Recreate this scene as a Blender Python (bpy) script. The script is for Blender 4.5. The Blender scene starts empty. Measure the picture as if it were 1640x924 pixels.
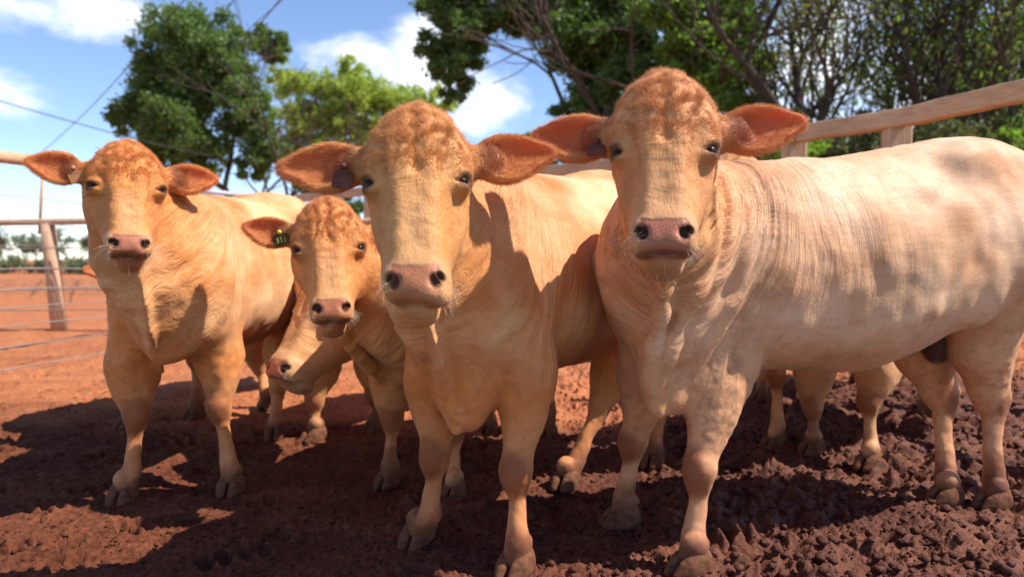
import bpy, bmesh, math, random
import numpy as np
from mathutils import Vector, Matrix

random.seed(7)
RNG = np.random.default_rng(7)
SC = bpy.context.scene
COL = SC.collection

# ---------------------------------------------------------------- camera
CAM_H = 0.87
FPX = 1184.0
PITCH = math.atan(47.0 / FPX)
cam_data = bpy.data.cameras.new("camera")
cam_data.sensor_width = 36.0
cam_data.lens = 36.0 * FPX / 1640.0
cam_data.clip_start = 0.05
cam_data.clip_end = 3000.0
cam_data.dof.use_dof = True
cam_data.dof.focus_distance = 2.1
cam_data.dof.aperture_fstop = 2.3
cam = bpy.data.objects.new("camera", cam_data)
cam.location = (0, 0, CAM_H)
cam.rotation_euler = (math.pi / 2 - PITCH, 0, 0)
COL.objects.link(cam)
SC.camera = cam

# ---------------------------------------------------------------- light
SUN = Vector((0.61, -0.07, 0.79)).normalized()
SUN_EL = math.asin(SUN.z)
SUN_AZ = math.atan2(SUN.x, SUN.y)          # clockwise from +Y
sun_data = bpy.data.lights.new("sun", 'SUN')
sun_data.energy = 4.5
sun_data.angle = math.radians(0.5)
sun_data.color = (1.0, 0.94, 0.87)
sun = bpy.data.objects.new("sun", sun_data)
sun.rotation_euler = SUN.to_track_quat('Z', 'Y').to_euler()
sun.location = (20, 10, 30)
COL.objects.link(sun)

def P(px, py, d):
    """A point of the scene that the photograph's pixel (1640 wide) sees at ground distance d."""
    u = (px - 820.0) / FPX
    v = (462.0 - py) / FPX
    cy = math.cos(PITCH) + v * math.sin(PITCH)
    cz = -math.sin(PITCH) + v * math.cos(PITCH)
    k = d / cy
    return np.array([u * k, d, CAM_H + cz * k])

def unit_dir(px, py):
    p = P(px, py, 1.0) - np.array([0, 0, CAM_H])
    return p / np.linalg.norm(p)

world = bpy.data.worlds.new("World")
SC.world = world
world.use_nodes = True
wt = world.node_tree
for n in list(wt.nodes): wt.nodes.remove(n)
def wn(t, **k):
    n = wt.nodes.new(t)
    for a, b in k.items(): setattr(n, a, b)
    return n
sky = wn('ShaderNodeTexSky', sky_type='NISHITA')
sky.sun_disc = False
sky.sun_elevation = SUN_EL
sky.sun_rotation = SUN_AZ
sky.altitude = 300
sky.air_density = 0.8
sky.dust_density = 0.0
sky.ozone_density = 3.0
bg = wn('ShaderNodeBackground'); bg.inputs['Strength'].default_value = 0.135
wo = wn('ShaderNodeOutputWorld')
tc = wn('ShaderNodeTexCoord')
# clouds: soft banks at chosen bearings, broken up by noise
def wmath(op, a, b=None, c=None, clamp=False):
    n = wn('ShaderNodeMath', operation=op); n.use_clamp = clamp
    for i, v in enumerate((a, b, c)):
        if v is None: continue
        if isinstance(v, (int, float)): n.inputs[i].default_value = v
        else: wt.links.new(v, n.inputs[i])
    return n.outputs[0]
nz = wn('ShaderNodeTexNoise'); nz.inputs['Scale'].default_value = 9.0
nz.inputs['Detail'].default_value = 7.0; nz.inputs['Roughness'].default_value = 0.6
nz.inputs['Distortion'].default_value = 0.3
mp = wn('ShaderNodeMapping'); mp.inputs['Scale'].default_value = (1, 1, 1.6)
wt.links.new(tc.outputs['Generated'], mp.inputs['Vector'])
wt.links.new(mp.outputs[0], nz.inputs['Vector'])
sep = wn('ShaderNodeSeparateXYZ'); wt.links.new(tc.outputs['Generated'], sep.inputs[0])
total = None
for (px, py, rx, rz, s) in [(60, 10, .20, .055, 1.0), (165, 40, .07, .03, .8), (590, 108, .13, .05, .95),
                            (690, 110, .085, .11, 1.1), (500, 88, .06, .035, .6), (760, 150, .10, .10, 1.0),
                            (1300, 110, .35, .16, 1.0), (1000, 60, .2, .1, .4), (1560, 60, .22, .10, .85),
                            (20, 330, .3, .03, .25), (-600, 60, .4, .12, 1.0), (2300, 80, .4, .15, .9)]:
    dv = unit_dir(px, py)
    dx = wmath('DIVIDE', wmath('SUBTRACT', sep.outputs[0], float(dv[0])), rx)
    dy = wmath('DIVIDE', wmath('SUBTRACT', sep.outputs[1], float(dv[1])), max(rx, .3))
    dz = wmath('DIVIDE', wmath('SUBTRACT', sep.outputs[2], float(dv[2])), rz)
    q = wmath('ADD', wmath('ADD', wmath('MULTIPLY', dx, dx), wmath('MULTIPLY', dz, dz)), wmath('MULTIPLY', dy, dy))
    m = wmath('MULTIPLY', wmath('SUBTRACT', 1.0, q, clamp=True), s)
    total = m if total is None else wmath('MAXIMUM', total, m)
dens = wmath('ADD', wmath('MULTIPLY', total, 0.75), wmath('MULTIPLY', wmath('SUBTRACT', nz.outputs['Fac'], 0.5), 1.5))
cl = wn('ShaderNodeMapRange'); cl.interpolation_type = 'SMOOTHSTEP'
cl.inputs['From Min'].default_value = 0.34; cl.inputs['From Max'].default_value = 0.95
wt.links.new(dens, cl.inputs['Value'])
mixc = wn('ShaderNodeMix', data_type='RGBA')
wt.links.new(cl.outputs[0], mixc.inputs[0])
tint = wn('ShaderNodeMix', data_type='RGBA', blend_type='MULTIPLY'); tint.inputs[0].default_value = 1.0
wt.links.new(sky.outputs[0], tint.inputs[6]); tint.inputs[7].default_value = (1.02, .98, 1.0, 1)
wt.links.new(tint.outputs[2], mixc.inputs[6])
mixc.inputs[7].default_value = (6.6, 6.7, 7.1, 1)
wt.links.new(mixc.outputs[2], bg.inputs['Color'])
wt.links.new(bg.outputs[0], wo.inputs['Surface'])

vs = SC.view_settings
SC.display_settings.display_device = 'sRGB'
vs.view_transform = 'Standard'
try: vs.look = 'None'
except Exception: pass
vs.exposure = 0.75
vs.gamma = 1.0
vs.use_curve_mapping = False
SC.cycles.max_bounces = 8
SC.cycles.diffuse_bounces = 4

# ---------------------------------------------------------------- helpers
def tag(o, label=None, cat=None, group=None, kind=None):
    if label: o['label'] = label
    if cat: o['category'] = cat
    if group: o['group'] = group
    if kind: o['kind'] = kind
    return o

def empty(name, loc=(0, 0, 0), rz=0.0):
    o = bpy.data.objects.new(name, None)
    o.empty_display_size = 0.1
    o.location = loc; o.rotation_euler = (0, 0, rz)
    COL.objects.link(o)
    return o

def mesh_obj(name, verts, faces, mat=None, parent=None, smooth=True, loc=None):
    me = bpy.data.meshes.new(name)
    verts = np.asarray(verts, dtype=np.float32)
    if isinstance(faces, np.ndarray):
        nf, nv = faces.shape
        me.vertices.add(len(verts)); me.vertices.foreach_set('co', verts.ravel())
        me.loops.add(nf * nv); me.loops.foreach_set('vertex_index', faces.astype(np.int32).ravel())
        me.polygons.add(nf)
        me.polygons.foreach_set('loop_start', np.arange(0, nf * nv, nv, dtype=np.int32))
        me.polygons.foreach_set('loop_total', np.full(nf, nv, dtype=np.int32))
        me.update(calc_edges=True)
    else:
        me.from_pydata([tuple(map(float, v)) for v in verts], [], [tuple(f) for f in faces])
    me.polygons.foreach_set('use_smooth', np.full(len(me.polygons), smooth, dtype=bool))
    if mat: me.materials.append(mat)
    o = bpy.data.objects.new(name, me)
    COL.objects.link(o)
    if parent: o.parent = parent
    if loc is not None: o.location = loc
    return o

class MB:
    """collects simple shapes into one mesh"""
    def __init__(s): s.v = []; s.f = []
    def tube(s, pts, rad, n=10, cap=True, wob=0.0, seed=0):
        pts = [np.array(p, float) for p in pts]
        rr = random.Random(seed)
        b0 = len(s.v)
        prev = None
        for i, p in enumerate(pts):
            t = pts[min(i + 1, len(pts) - 1)] - pts[max(i - 1, 0)]
            t = t / (np.linalg.norm(t) + 1e-9)
            if prev is None:
                up = np.array([0, 0, 1.0]) if abs(t[2]) < 0.9 else np.array([1.0, 0, 0])
                a = np.cross(t, up)
            else:
                a = prev - t * np.dot(prev, t)
            a /= np.linalg.norm(a) + 1e-9; prev = a
            b = np.cross(t, a)
            r = rad[i] if hasattr(rad, '__len__') else rad
            for k in range(n):
                q = 2 * math.pi * k / n
                w = r * (1 + wob * (rr.random() - .5))
                s.v.append(p + (a * math.cos(q) + b * math.sin(q)) * w)
        for i in range(len(pts) - 1):
            for k in range(n):
                k2 = (k + 1) % n
                s.f.append((b0 + i * n + k, b0 + i * n + k2, b0 + (i + 1) * n + k2, b0 + (i + 1) * n + k))
        if cap:
            s.f.append(tuple(b0 + k for k in range(n - 1, -1, -1)))
            e = b0 + (len(pts) - 1) * n
            s.f.append(tuple(e + k for k in range(n)))
    def box(s, lo, hi):
        b = len(s.v)
        for z in (lo[2], hi[2]):
            for x, y in ((lo[0], lo[1]), (hi[0], lo[1]), (hi[0], hi[1]), (lo[0], hi[1])):
                s.v.append(np.array([x, y, z], float))
        for f in ((3, 2, 1, 0), (4, 5, 6, 7), (0, 1, 5, 4), (1, 2, 6, 5), (2, 3, 7, 6), (3, 0, 4, 7)):
            s.f.append(tuple(b + i for i in f))
    def build(s, name, mat, parent=None, smooth=True):
        return mesh_obj(name, s.v, s.f, mat, parent, smooth)

# numpy gradient noise
_perm = RNG.permutation(4096)
_g3 = RNG.normal(size=(4096, 3)); _g3 /= np.linalg.norm(_g3, axis=1, keepdims=True)
def perlin(p):
    p = np.asarray(p, float)
    i = np.floor(p).astype(np.int64); f = p - i
    u = f * f * f * (f * (f * 6 - 15) + 10)
    def g(ox, oy, oz):
        h = _perm[(_perm[(_perm[(i[:, 0] + ox) & 4095] + i[:, 1] + oy) & 4095] + i[:, 2] + oz) & 4095]
        return ((f - np.array([ox, oy, oz])) * _g3[h]).sum(1)
    def lp(a, b, t): return a + (b - a) * t
    x00 = lp(g(0, 0, 0), g(1, 0, 0), u[:, 0]); x10 = lp(g(0, 1, 0), g(1, 1, 0), u[:, 0])
    x01 = lp(g(0, 0, 1), g(1, 0, 1), u[:, 0]); x11 = lp(g(0, 1, 1), g(1, 1, 1), u[:, 0])
    return lp(lp(x00, x10, u[:, 1]), lp(x01, x11, u[:, 1]), u[:, 2]) * 1.6
def fbm(p, o=4, lac=2.03, gain=.5):
    s = 0; a = 1; q = np.array(p, float)
    for k in range(o):
        s = s + a * perlin(q + 17.3 * k); q = q * lac; a *= gain
    return s
def sst(a, b, x):
    t = np.clip((x - a) / (b - a), 0, 1); return t * t * (3 - 2 * t)

# ---------------------------------------------------------------- material helpers
class MT:
    def __init__(s, name):
        s.m = bpy.data.materials.new(name); s.m.use_nodes = True
        s.t = s.m.node_tree
        for n in list(s.t.nodes): s.t.nodes.remove(n)
        s.out = s.n('ShaderNodeOutputMaterial')
    def n(s, t, **k):
        n = s.t.nodes.new(t)
        for a, b in k.items():
            if a.startswith('_'): continue
            setattr(n, a, b)
        return n
    def l(s, a, b): s.t.links.new(a, b)
    def setin(s, sock, v):
        if hasattr(v, 'is_linked'): s.l(v, sock)
        elif isinstance(v, (tuple, list)):
            sock.default_value = tuple(v) + ((1,) if len(v) == 3 and sock.type == 'RGBA' else ())
        else: sock.default_value = v
    def bsdf(s, color, rough=.8, spec=.3, normal=None, **k):
        b = s.n('ShaderNodeBsdfPrincipled')
        s.setin(b.inputs['Base Color'], color); s.setin(b.inputs['Roughness'], rough)
        s.setin(b.inputs['Specular IOR Level'], spec)
        if normal is not None: s.l(normal, b.inputs['Normal'])
        for a, v in k.items(): s.setin(b.inputs[a.replace('_', ' ')], v)
        return b.outputs[0]
    def noise(s, scale, detail=4, rough=.55, vec=None, dist=0.0, out='Fac'):
        n = s.n('ShaderNodeTexNoise')
        s.setin(n.inputs['Scale'], scale); n.inputs['Detail'].default_value = detail
        n.inputs['Roughness'].default_value = rough; n.inputs['Distortion'].default_value = dist
        if vec is not None: s.l(vec, n.inputs['Vector'])
        return n.outputs[out]
    def mapr(s, v, a, b, c=0., d=1.):
        n = s.n('ShaderNodeMapRange'); s.setin(n.inputs['Value'], v)
        n.inputs['From Min'].default_value = a; n.inputs['From Max'].default_value = b
        n.inputs['To Min'].default_value = c; n.inputs['To Max'].default_value = d
        return n.outputs[0]
    def math(s, op, a, b=0.0, clamp=False):
        n = s.n('ShaderNodeMath', operation=op); n.use_clamp = clamp
        s.setin(n.inputs[0], a); s.setin(n.inputs[1], b); return n.outputs[0]
    def mix(s, f, a, b, mode='MIX'):
        n = s.n('ShaderNodeMix', data_type='RGBA', blend_type=mode)
        s.setin(n.inputs[0], f); s.setin(n.inputs[6], a); s.setin(n.inputs[7], b); return n.outputs[2]
    def bump(s, h, strength=.5, dist=.01, normal=None):
        n = s.n('ShaderNodeBump'); n.inputs['Strength'].default_value = strength
        n.inputs['Distance'].default_value = dist; s.setin(n.inputs['Height'], h)
        if normal is not None: s.l(normal, n.inputs['Normal'])
        return n.outputs[0]
    def scale(s, vec, sc):
        n = s.n('ShaderNodeMapping'); s.l(vec, n.inputs['Vector']); n.inputs['Scale'].default_value = sc
        return n.outputs[0]
    def attr(s, name, out='Fac'):
        n = s.n('ShaderNodeAttribute'); n.attribute_name = name; return n.outputs[out]
    def objco(s): return s.n('ShaderNodeTexCoord').outputs['Object']
    def done(s, sh): s.l(sh, s.out.inputs['Surface']); return s.m
# ---------------------------------------------------------------- signed-distance modelling of the animals
F32 = np.float32
class Field:
    def __init__(s, lo, hi, h):
        s.h = h; s.lo = np.array(lo, float)
        s.n = np.ceil((np.array(hi) - s.lo) / h).astype(int) + 1
        s.F = np.full(s.n, 9.0, F32)
        s.ax = [(s.lo[i] + np.arange(s.n[i]) * h).astype(F32) for i in range(3)]
    def rng(s, lo, hi):
        a = np.clip(np.floor((np.array(lo) - s.lo) / s.h).astype(int), 0, s.n)
        b = np.clip(np.ceil((np.array(hi) - s.lo) / s.h).astype(int) + 1, 0, s.n)
        return a, b
    def grid(s, a, b):
        return (s.ax[0][a[0]:b[0], None, None], s.ax[1][None, a[1]:b[1], None], s.ax[2][None, None, a[2]:b[2]])
    def apply(s, fn, lo, hi, k, mode='u'):
        m = k + 3 * s.h
        a, b = s.rng(np.array(lo) - m, np.array(hi) + m)
        if (b <= a).any(): return
        d = fn(*s.grid(a, b)).astype(F32)
        v = s.F[a[0]:b[0], a[1]:b[1], a[2]:b[2]]
        if mode == 'u':
            hh = np.maximum(k - np.abs(v - d), 0) / k
            v[...] = np.minimum(v, d) - hh * hh * (k * .25)
        else:
            d = -d
            hh = np.maximum(k - np.abs(v - d), 0) / k
            v[...] = np.maximum(v, d) + hh * hh * (k * .25)
    def ell(s, c, r, k=.03, R=None, mode='u'):
        """ellipsoid; R rows are its axes"""
        c = np.array(c, float); r = np.array(r, float)
        R = np.eye(3) if R is None else np.array(R, float)
        ext = np.sqrt(((R.T * r) ** 2).sum(1))
        def fn(X, Y, Z):
            x, y, z = X - F32(c[0]), Y - F32(c[1]), Z - F32(c[2])
            k0 = 0; k1 = 0
            for i in range(3):
                q = (x * F32(R[i, 0]) + y * F32(R[i, 1]) + z * F32(R[i, 2])) / F32(r[i])
                k0 = k0 + q * q; k1 = k1 + (q / F32(r[i])) ** 2
            k0 = np.sqrt(k0)
            return k0 * (k0 - 1) / np.maximum(np.sqrt(k1), 1e-3)
        s.apply(fn, c - ext, c + ext, k, mode)
    def seg(s, a, b, r0, r1, k=.03, mode='u', up=(0, 0, 1)):
        s.loft([a, b], [r0, r1], k=k, up=up, mode=mode, sub=1)
    def loft(s, pts, rad, k=.03, up=(0, 0, 1), mode='u', sub=4):
        """swept solid; rad entries: r, (lateral, vertical) or (lateral, up, down)"""
        pts = np.array(pts, float)
        R = []
        for r in rad:
            if not hasattr(r, '__len__'): r = (r, r, r)
            if len(r) == 2: r = (r[0], r[1], r[1])
            R.append(r)
        R = np.array(R, float)
        if sub > 1: pts, R = spline(pts, sub), spline(R, sub)
        mx = R.max(1)
        lo = (pts - mx[:, None]).min(0); hi = (pts + mx[:, None]).max(0)
        m = k + 3 * s.h
        ga, gb = s.rng(lo - m, hi + m)
        if (gb <= ga).any(): return
        T = np.full(gb - ga, 9.0, F32)
        upv = np.array(up, float)
        for i in range(len(pts) - 1):
            A, B = pts[i], pts[i + 1]
            L = np.linalg.norm(B - A)
            if L < 1e-6: continue
            e1 = (B - A) / L
            e2 = np.cross(upv, e1); e2 /= np.linalg.norm(e2) + 1e-9
            e3 = np.cross(e1, e2)
            mr = max(mx[i], mx[i + 1]) + m
            a, b = s.rng(np.minimum(A, B) - mr, np.maximum(A, B) + mr)
            a = np.maximum(a, ga); b = np.minimum(b, gb)
            if (b <= a).any(): continue
            X, Y, Z = s.grid(a, b)
            x, y, z = X - F32(A[0]), Y - F32(A[1]), Z - F32(A[2])
            l0 = x * F32(e1[0]) + y * F32(e1[1]) + z * F32(e1[2])
            t = np.clip(l0 / F32(L), 0, 1)
            l = l0 - t * F32(L)
            mm = x * F32(e2[0]) + y * F32(e2[1]) + z * F32(e2[2])
            nn = x * F32(e3[0]) + y * F32(e3[1]) + z * F32(e3[2])
            ra = F32(R[i, 0]) + t * F32(R[i + 1, 0] - R[i, 0])
            ru = F32(R[i, 1]) + t * F32(R[i + 1, 1] - R[i, 1])
            if abs(R[i, 1] - R[i, 2]) + abs(R[i + 1, 1] - R[i + 1, 2]) > 1e-6:
                rd = F32(R[i, 2]) + t * F32(R[i + 1, 2] - R[i, 2])
                ru = np.where(nn > 0, ru, rd)
            rl = (ra + ru) * F32(.5)
            q0 = l / rl; q1 = mm / ra; q2 = nn / ru
            k0 = np.sqrt(q0 * q0 + q1 * q1 + q2 * q2)
            k1 = np.sqrt((q0 / rl) ** 2 + (q1 / ra) ** 2 + (q2 / ru) ** 2)
            d = k0 * (k0 - 1) / np.maximum(k1, 1e-3)
            v = T[a[0]-ga[0]:b[0]-ga[0], a[1]-ga[1]:b[1]-ga[1], a[2]-ga[2]:b[2]-ga[2]]
            np.minimum(v, d, out=v)
        v = s.F[ga[0]:gb[0], ga[1]:gb[1], ga[2]:gb[2]]
        if mode == 'u':
            hh = np.maximum(k - np.abs(v - T), 0) / k
            v[...] = np.minimum(v, T) - hh * hh * F32(k * .25)
        else:
            T = -T
            hh = np.maximum(k - np.abs(v - T), 0) / k
            v[...] = np.maximum(v, T) + hh * hh * F32(k * .25)
    def mesh(s):
        """naive surface nets"""
        F = s.F; S = F < 0
        c = S[:-1, :-1, :-1]
        any_ = c.copy(); all_ = c.copy()
        for dx in (0, 1):
            for dy in (0, 1):
                for dz in (0, 1):
                    w = S[dx:S.shape[0]-1+dx, dy:S.shape[1]-1+dy, dz:S.shape[2]-1+dz]
                    any_ |= w; all_ &= w
        act = any_ & ~all_
        I = np.argwhere(act)
        idx = np.full(act.shape, -1, np.int32); idx[act] = np.arange(len(I))
        vals = {}
        for dx in (0, 1):
            for dy in (0, 1):
                for dz in (0, 1):
                    vals[dx, dy, dz] = F[I[:, 0]+dx, I[:, 1]+dy, I[:, 2]+dz].astype(float)
        acc = np.zeros((len(I), 3)); cnt = np.zeros(len(I))
        for a in vals:
            for ax in range(3):
                if a[ax]: continue
                b = list(a); b[ax] = 1; b = tuple(b)
                va, vb = vals[a], vals[b]
                m = (va < 0) != (vb < 0)
                t = np.where(m, va / np.where(np.abs(va - vb) < 1e-12, 1, va - vb), 0)
                p = np.tile(np.array(a, float), (len(I), 1)); p[:, ax] = t
                acc[m] += p[m]; cnt[m] += 1
        V = s.lo + (I + acc / cnt[:, None]) * s.h
        Q = []
        for ax in range(3):
            o1, o2 = [(1, 2), (2, 0), (0, 1)][ax]
            sl0 = [slice(1, -1)] * 3; sl0[ax] = slice(0, -1)
            sl1 = [slice(1, -1)] * 3; sl1[ax] = slice(1, None)
            A = S[tuple(sl0)]; B = S[tuple(sl1)]
            for sign, m in ((1, A & ~B), (0, ~A & B)):
                J = np.argwhere(m); off = np.ones(3, int); off[ax] = 0
                J = J + off
                def cell(u, v):
                    K = J.copy(); K[:, o1] -= u; K[:, o2] -= v
                    return idx[K[:, 0], K[:, 1], K[:, 2]]
                q = np.stack([cell(0, 0), cell(1, 0), cell(1, 1), cell(0, 1)], 1)
                Q.append(q if sign else q[:, ::-1])
        Q = np.concatenate(Q); Q = Q[(Q >= 0).all(1)]
        return V, Q

def spline(p, sub):
    p = np.array(p, float)
    q = np.vstack([2 * p[0] - p[1], p, 2 * p[-1] - p[-2]])
    out = []
    for i in range(1, len(q) - 2):
        for t in np.arange(sub) / sub:
            a, b, c, d = q[i-1], q[i], q[i+1], q[i+2]
            out.append(.5 * ((2*b) + (c-a)*t + (2*a-5*b+4*c-d)*t*t + (3*b-a-3*c+d)*t**3))
    out.append(p[-1])
    return np.array(out)

def vnormals(V, Q):
    n = np.cross(V[Q[:, 2]] - V[Q[:, 0]], V[Q[:, 3]] - V[Q[:, 1]])
    N = np.zeros_like(V)
    for k in range(4): np.add.at(N, Q[:, k], n)
    return N / (np.linalg.norm(N, axis=1, keepdims=True) + 1e-12)

def relax(V, Q, it=2, lam=.5):
    e = np.concatenate([Q[:, [0, 1]], Q[:, [1, 2]], Q[:, [2, 3]], Q[:, [3, 0]]])
    for _ in range(it):
        S = np.zeros_like(V); c = np.zeros(len(V))
        for k in range(3):
            S[:, k] = np.bincount(e[:, 0], V[e[:, 1], k], len(V)) + np.bincount(e[:, 1], V[e[:, 0], k], len(V))
        c = np.bincount(e[:, 0], minlength=len(V)) + np.bincount(e[:, 1], minlength=len(V))
        V = V + lam * (S / np.maximum(c, 1)[:, None] - V)
    return V

def keep_largest(V, Q):
    """drop stray islands"""
    lab = np.arange(len(V))
    while True:
        m = lab[Q].min(1); new = lab.copy()
        for k in range(4): np.minimum.at(new, Q[:, k], m)
        new = new[new]
        if (new == lab).all(): break
        lab = new
    u, c = np.unique(lab, return_counts=True)
    keep = lab == u[c.argmax()]
    mp = np.cumsum(keep) - 1
    Q = Q[keep[Q].all(1)]
    return V[keep], mp[Q]
# ---------------------------------------------------------------- cattle
def unit(v):
    v = np.array(v, float); return v / (np.linalg.norm(v) + 1e-12)

def coat_material():
    m = MT('coat')
    flow = m.attr('flow', 'Vector'); hco = m.attr('hco', 'Vector')
    base = m.attr('coat', 'Color'); fold = m.attr('fold'); wet = m.attr('wet'); ear = m.attr('ear')
    oc = m.objco()
    n1 = m.noise(1.0, 5, .6, m.scale(flow, (14, 60, 60)), .3)      # hair streaks along the body
    n2 = m.noise(1.0, 4, .6, m.scale(flow, (55, 7, 7)), .8)        # creases across the body
    n3 = m.noise(5.0, 5, .6, oc)
    n4 = m.noise(170.0, 3, .6, oc)
    n5 = m.noise(1.0, 4, .65, m.scale(hco, (130, 130, 24)), .5)     # curls of the face
    c = m.mix(m.mapr(n3, .3, .7), m.mix(1.0, base, (.80, .73, .66), 'MULTIPLY'), m.mix(1.0, base, (1.10, 1.12, 1.15), 'MULTIPLY'))
    c = m.mix(m.math('MULTIPLY', m.mapr(n1, .35, .65), .35), c, m.mix(1.0, c, (.72, .62, .52), 'MULTIPLY'))
    c = m.mix(m.math('MULTIPLY', m.mapr(n4, .35, .65), .25), c, m.mix(1.0, c, (.66, .58, .5), 'MULTIPLY'))
    dry = m.math('SUBTRACT', 1.0, wet)
    head = m.attr('headm')
    h = m.math('ADD', m.math('MULTIPLY', n1, .13), m.math('MULTIPLY', m.math('MULTIPLY', n2, fold), 1.7))
    h = m.math('ADD', h, m.math('MULTIPLY', m.math('MULTIPLY', n5, head), .3))
    h = m.math('ADD', h, m.math('MULTIPLY', n4, .12))
    h = m.math('MULTIPLY', h, m.math('ADD', m.math('MULTIPLY', dry, .9), .1))
    wn_ = m.noise(260.0, 2, .5, oc)
    h = m.math('ADD', h, m.math('MULTIPLY', m.math('MULTIPLY', wn_, wet), .25))
    bp = m.bump(h, .85, .008)
    rough = m.mapr(wet, 0, 1, .6, .42)
    b = m.bsdf(c, rough, m.mapr(wet, 0, 1, .2, .28), bp)
    bn = [n for n in m.t.nodes if n.type == 'BSDF_PRINCIPLED'][0]
    bn.inputs['Sheen Weight'].default_value = .12
    bn.inputs['Sheen Roughness'].default_value = .45
    bn.inputs['Sheen Tint'].default_value = (1, .85, .65, 1)
    tr = m.n('ShaderNodeBsdfTranslucent'); m.setin(tr.inputs[0], (1.0, .22, .07))
    ms = m.n('ShaderNodeMixShader'); m.l(m.math('MULTIPLY', ear, .38), ms.inputs[0]); m.l(b, ms.inputs[1]); m.l(tr.outputs[0], ms.inputs[2])
    return m.done(ms.outputs[0])

def simple(name, col, rough=.6, spec=.4, scale=20, var=.35, bump=.3, dist=.004, **k):
    m = MT(name); oc = m.objco()
    n = m.noise(scale, 5, .6, oc)
    c = m.mix(m.mapr(n, .3, .7), tuple(v * (1 - var) for v in col), tuple(min(1, v * (1 + var)) for v in col))
    return m.done(m.bsdf(c, rough, spec, m.bump(n, bump, dist), **k))

COAT = coat_material()
M_EYE = simple('eye', (.010, .005, .004), .3, .2, 40, .2, .0)
M_HORN = simple('horn', (.10, .075, .05), .5, .4, 60)
M_HOOF = simple('hoof', (.16, .066, .034), .9, .15, 38, .5, .6, .004)
M_TAGY = simple('tag_yellow', (.70, .50, .04), .45, .4, 30, .25)
M_TAGB = simple('tag_brown', (.15, .055, .04), .8, .15, 30, .4)
M_TAGO = simple('tag_orange', (.42, .17, .06), .5, .4, 30, .3)
M_INK = simple('tag_print', (.02, .015, .012), .6, .3)
M_INKW = simple('tag_print_pale', (.72, .60, .20), .6, .3)
M_TAGD = simple('tag_dark', (.10, .07, .02), .8, .15, 30, .4)

def hair_mat(name, c0, c1, own=False):
    m = MT(name); h = m.n('ShaderNodeHairInfo')
    c = m.mix(h.outputs['Random'], c0, c1)
    if own: c = m.mix(1.0, m.attr('coat', 'Color'), c, 'MULTIPLY')
    b = m.bsdf(c, .5, .3)
    return m.done(b)
M_WHISK = hair_mat('whisker', (.75, .6, .42), (.9, .8, .65))
M_POLL = hair_mat('poll_hair', (.44, .17, .06), (.66, .33, .14))
M_EARH = hair_mat('ear_hair', (.55, .27, .11), (.74, .46, .24))
M_FUR = hair_mat('fur', (.78, .72, .66), (1.12, 1.12, 1.15), True)
M_MUCK = simple('dried_mud', (.06, .04, .03), .8, .2, 120, .5, .8)

# one cloven hoof, shared by every leg
def hoof_mesh():
    f = Field((-.08, -.08, -.02), (.13, .08, .12), .005)
    for s in (-1, 1):
        f.loft([(-.028, s*.022, .035), (.02, s*.024, .032), (.062, s*.021, .016)], [(.024, .05), (.026, .038), (.015, .016)], k=.006, up=(0, 0, 1))
        f.ell((-.045, s*.018, .062), (.012, .010, .015), .006)
    f.loft([(-.012, 0, .05), (-.016, 0, .085)], [(.036, .036), (.031, .031)], k=.02, up=(1, 0, 0), sub=1)
    f.loft([(-.06, 0, -.02), (.12, 0, -.02)], [(.004, .09), (.004, .09)], k=.006, mode='s', sub=1, up=(0, 0, 1))
    V, Q = f.mesh(); V = relax(V, Q, 2, .4)
    V[:, 2] = np.maximum(V[:, 2], -.012)
    me_o = mesh_obj('hoof', V, Q, M_HOOF)
    me = me_o.data
    bpy.data.objects.remove(me_o)
    return me
HOOF = hoof_mesh()

def hair_obj(name, parent, roots, dirs, length, mat, radius=.0003, segs=4, curl=.25, grav=.3, seed=0, col=None):
    """a bundle of single hairs as tapered ribbons of one curves object"""
    rg = np.random.default_rng(seed)
    n = len(roots)
    L = length * rg.uniform(.6, 1.25, n) if not hasattr(length, '__len__') else np.array(length)
    pts = np.zeros((n, segs + 1, 3), np.float32)
    d = dirs / (np.linalg.norm(dirs, axis=1, keepdims=True) + 1e-9)
    p = roots.copy(); pts[:, 0] = p
    d = d + rg.normal(0, curl * .5, (n, 3))
    bend = rg.normal(0, curl * .5, (n, 3)) + np.array([0, 0, -grav * .3])
    for k in range(segs):
        d = d + bend
        d /= np.linalg.norm(d, axis=1, keepdims=True)
        p = p + d * (L / segs)[:, None]
        pts[:, k + 1] = p
    hc = bpy.data.hair_curves.new(name)
    hc.add_curves([segs + 1] * n)
    hc.attributes['position'].data.foreach_set('vector', pts.ravel())
    r = np.tile(np.linspace(1, .15, segs + 1), n).astype(np.float32) * radius
    if 'radius' not in hc.attributes: hc.attributes.new('radius', 'FLOAT', 'POINT')
    hc.attributes['radius'].data.foreach_set('value', r)
    if col is not None:
        ca = hc.attributes.new('coat', 'FLOAT_COLOR', 'CURVE')
        ca.data.foreach_set('color', np.concatenate([col, np.ones((n, 1))], 1).astype(np.float32).ravel())
    hc.materials.append(mat)
    o = bpy.data.objects.new(name, hc); COL.objects.link(o); o.parent = parent
    return o

class Cow: pass

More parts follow.
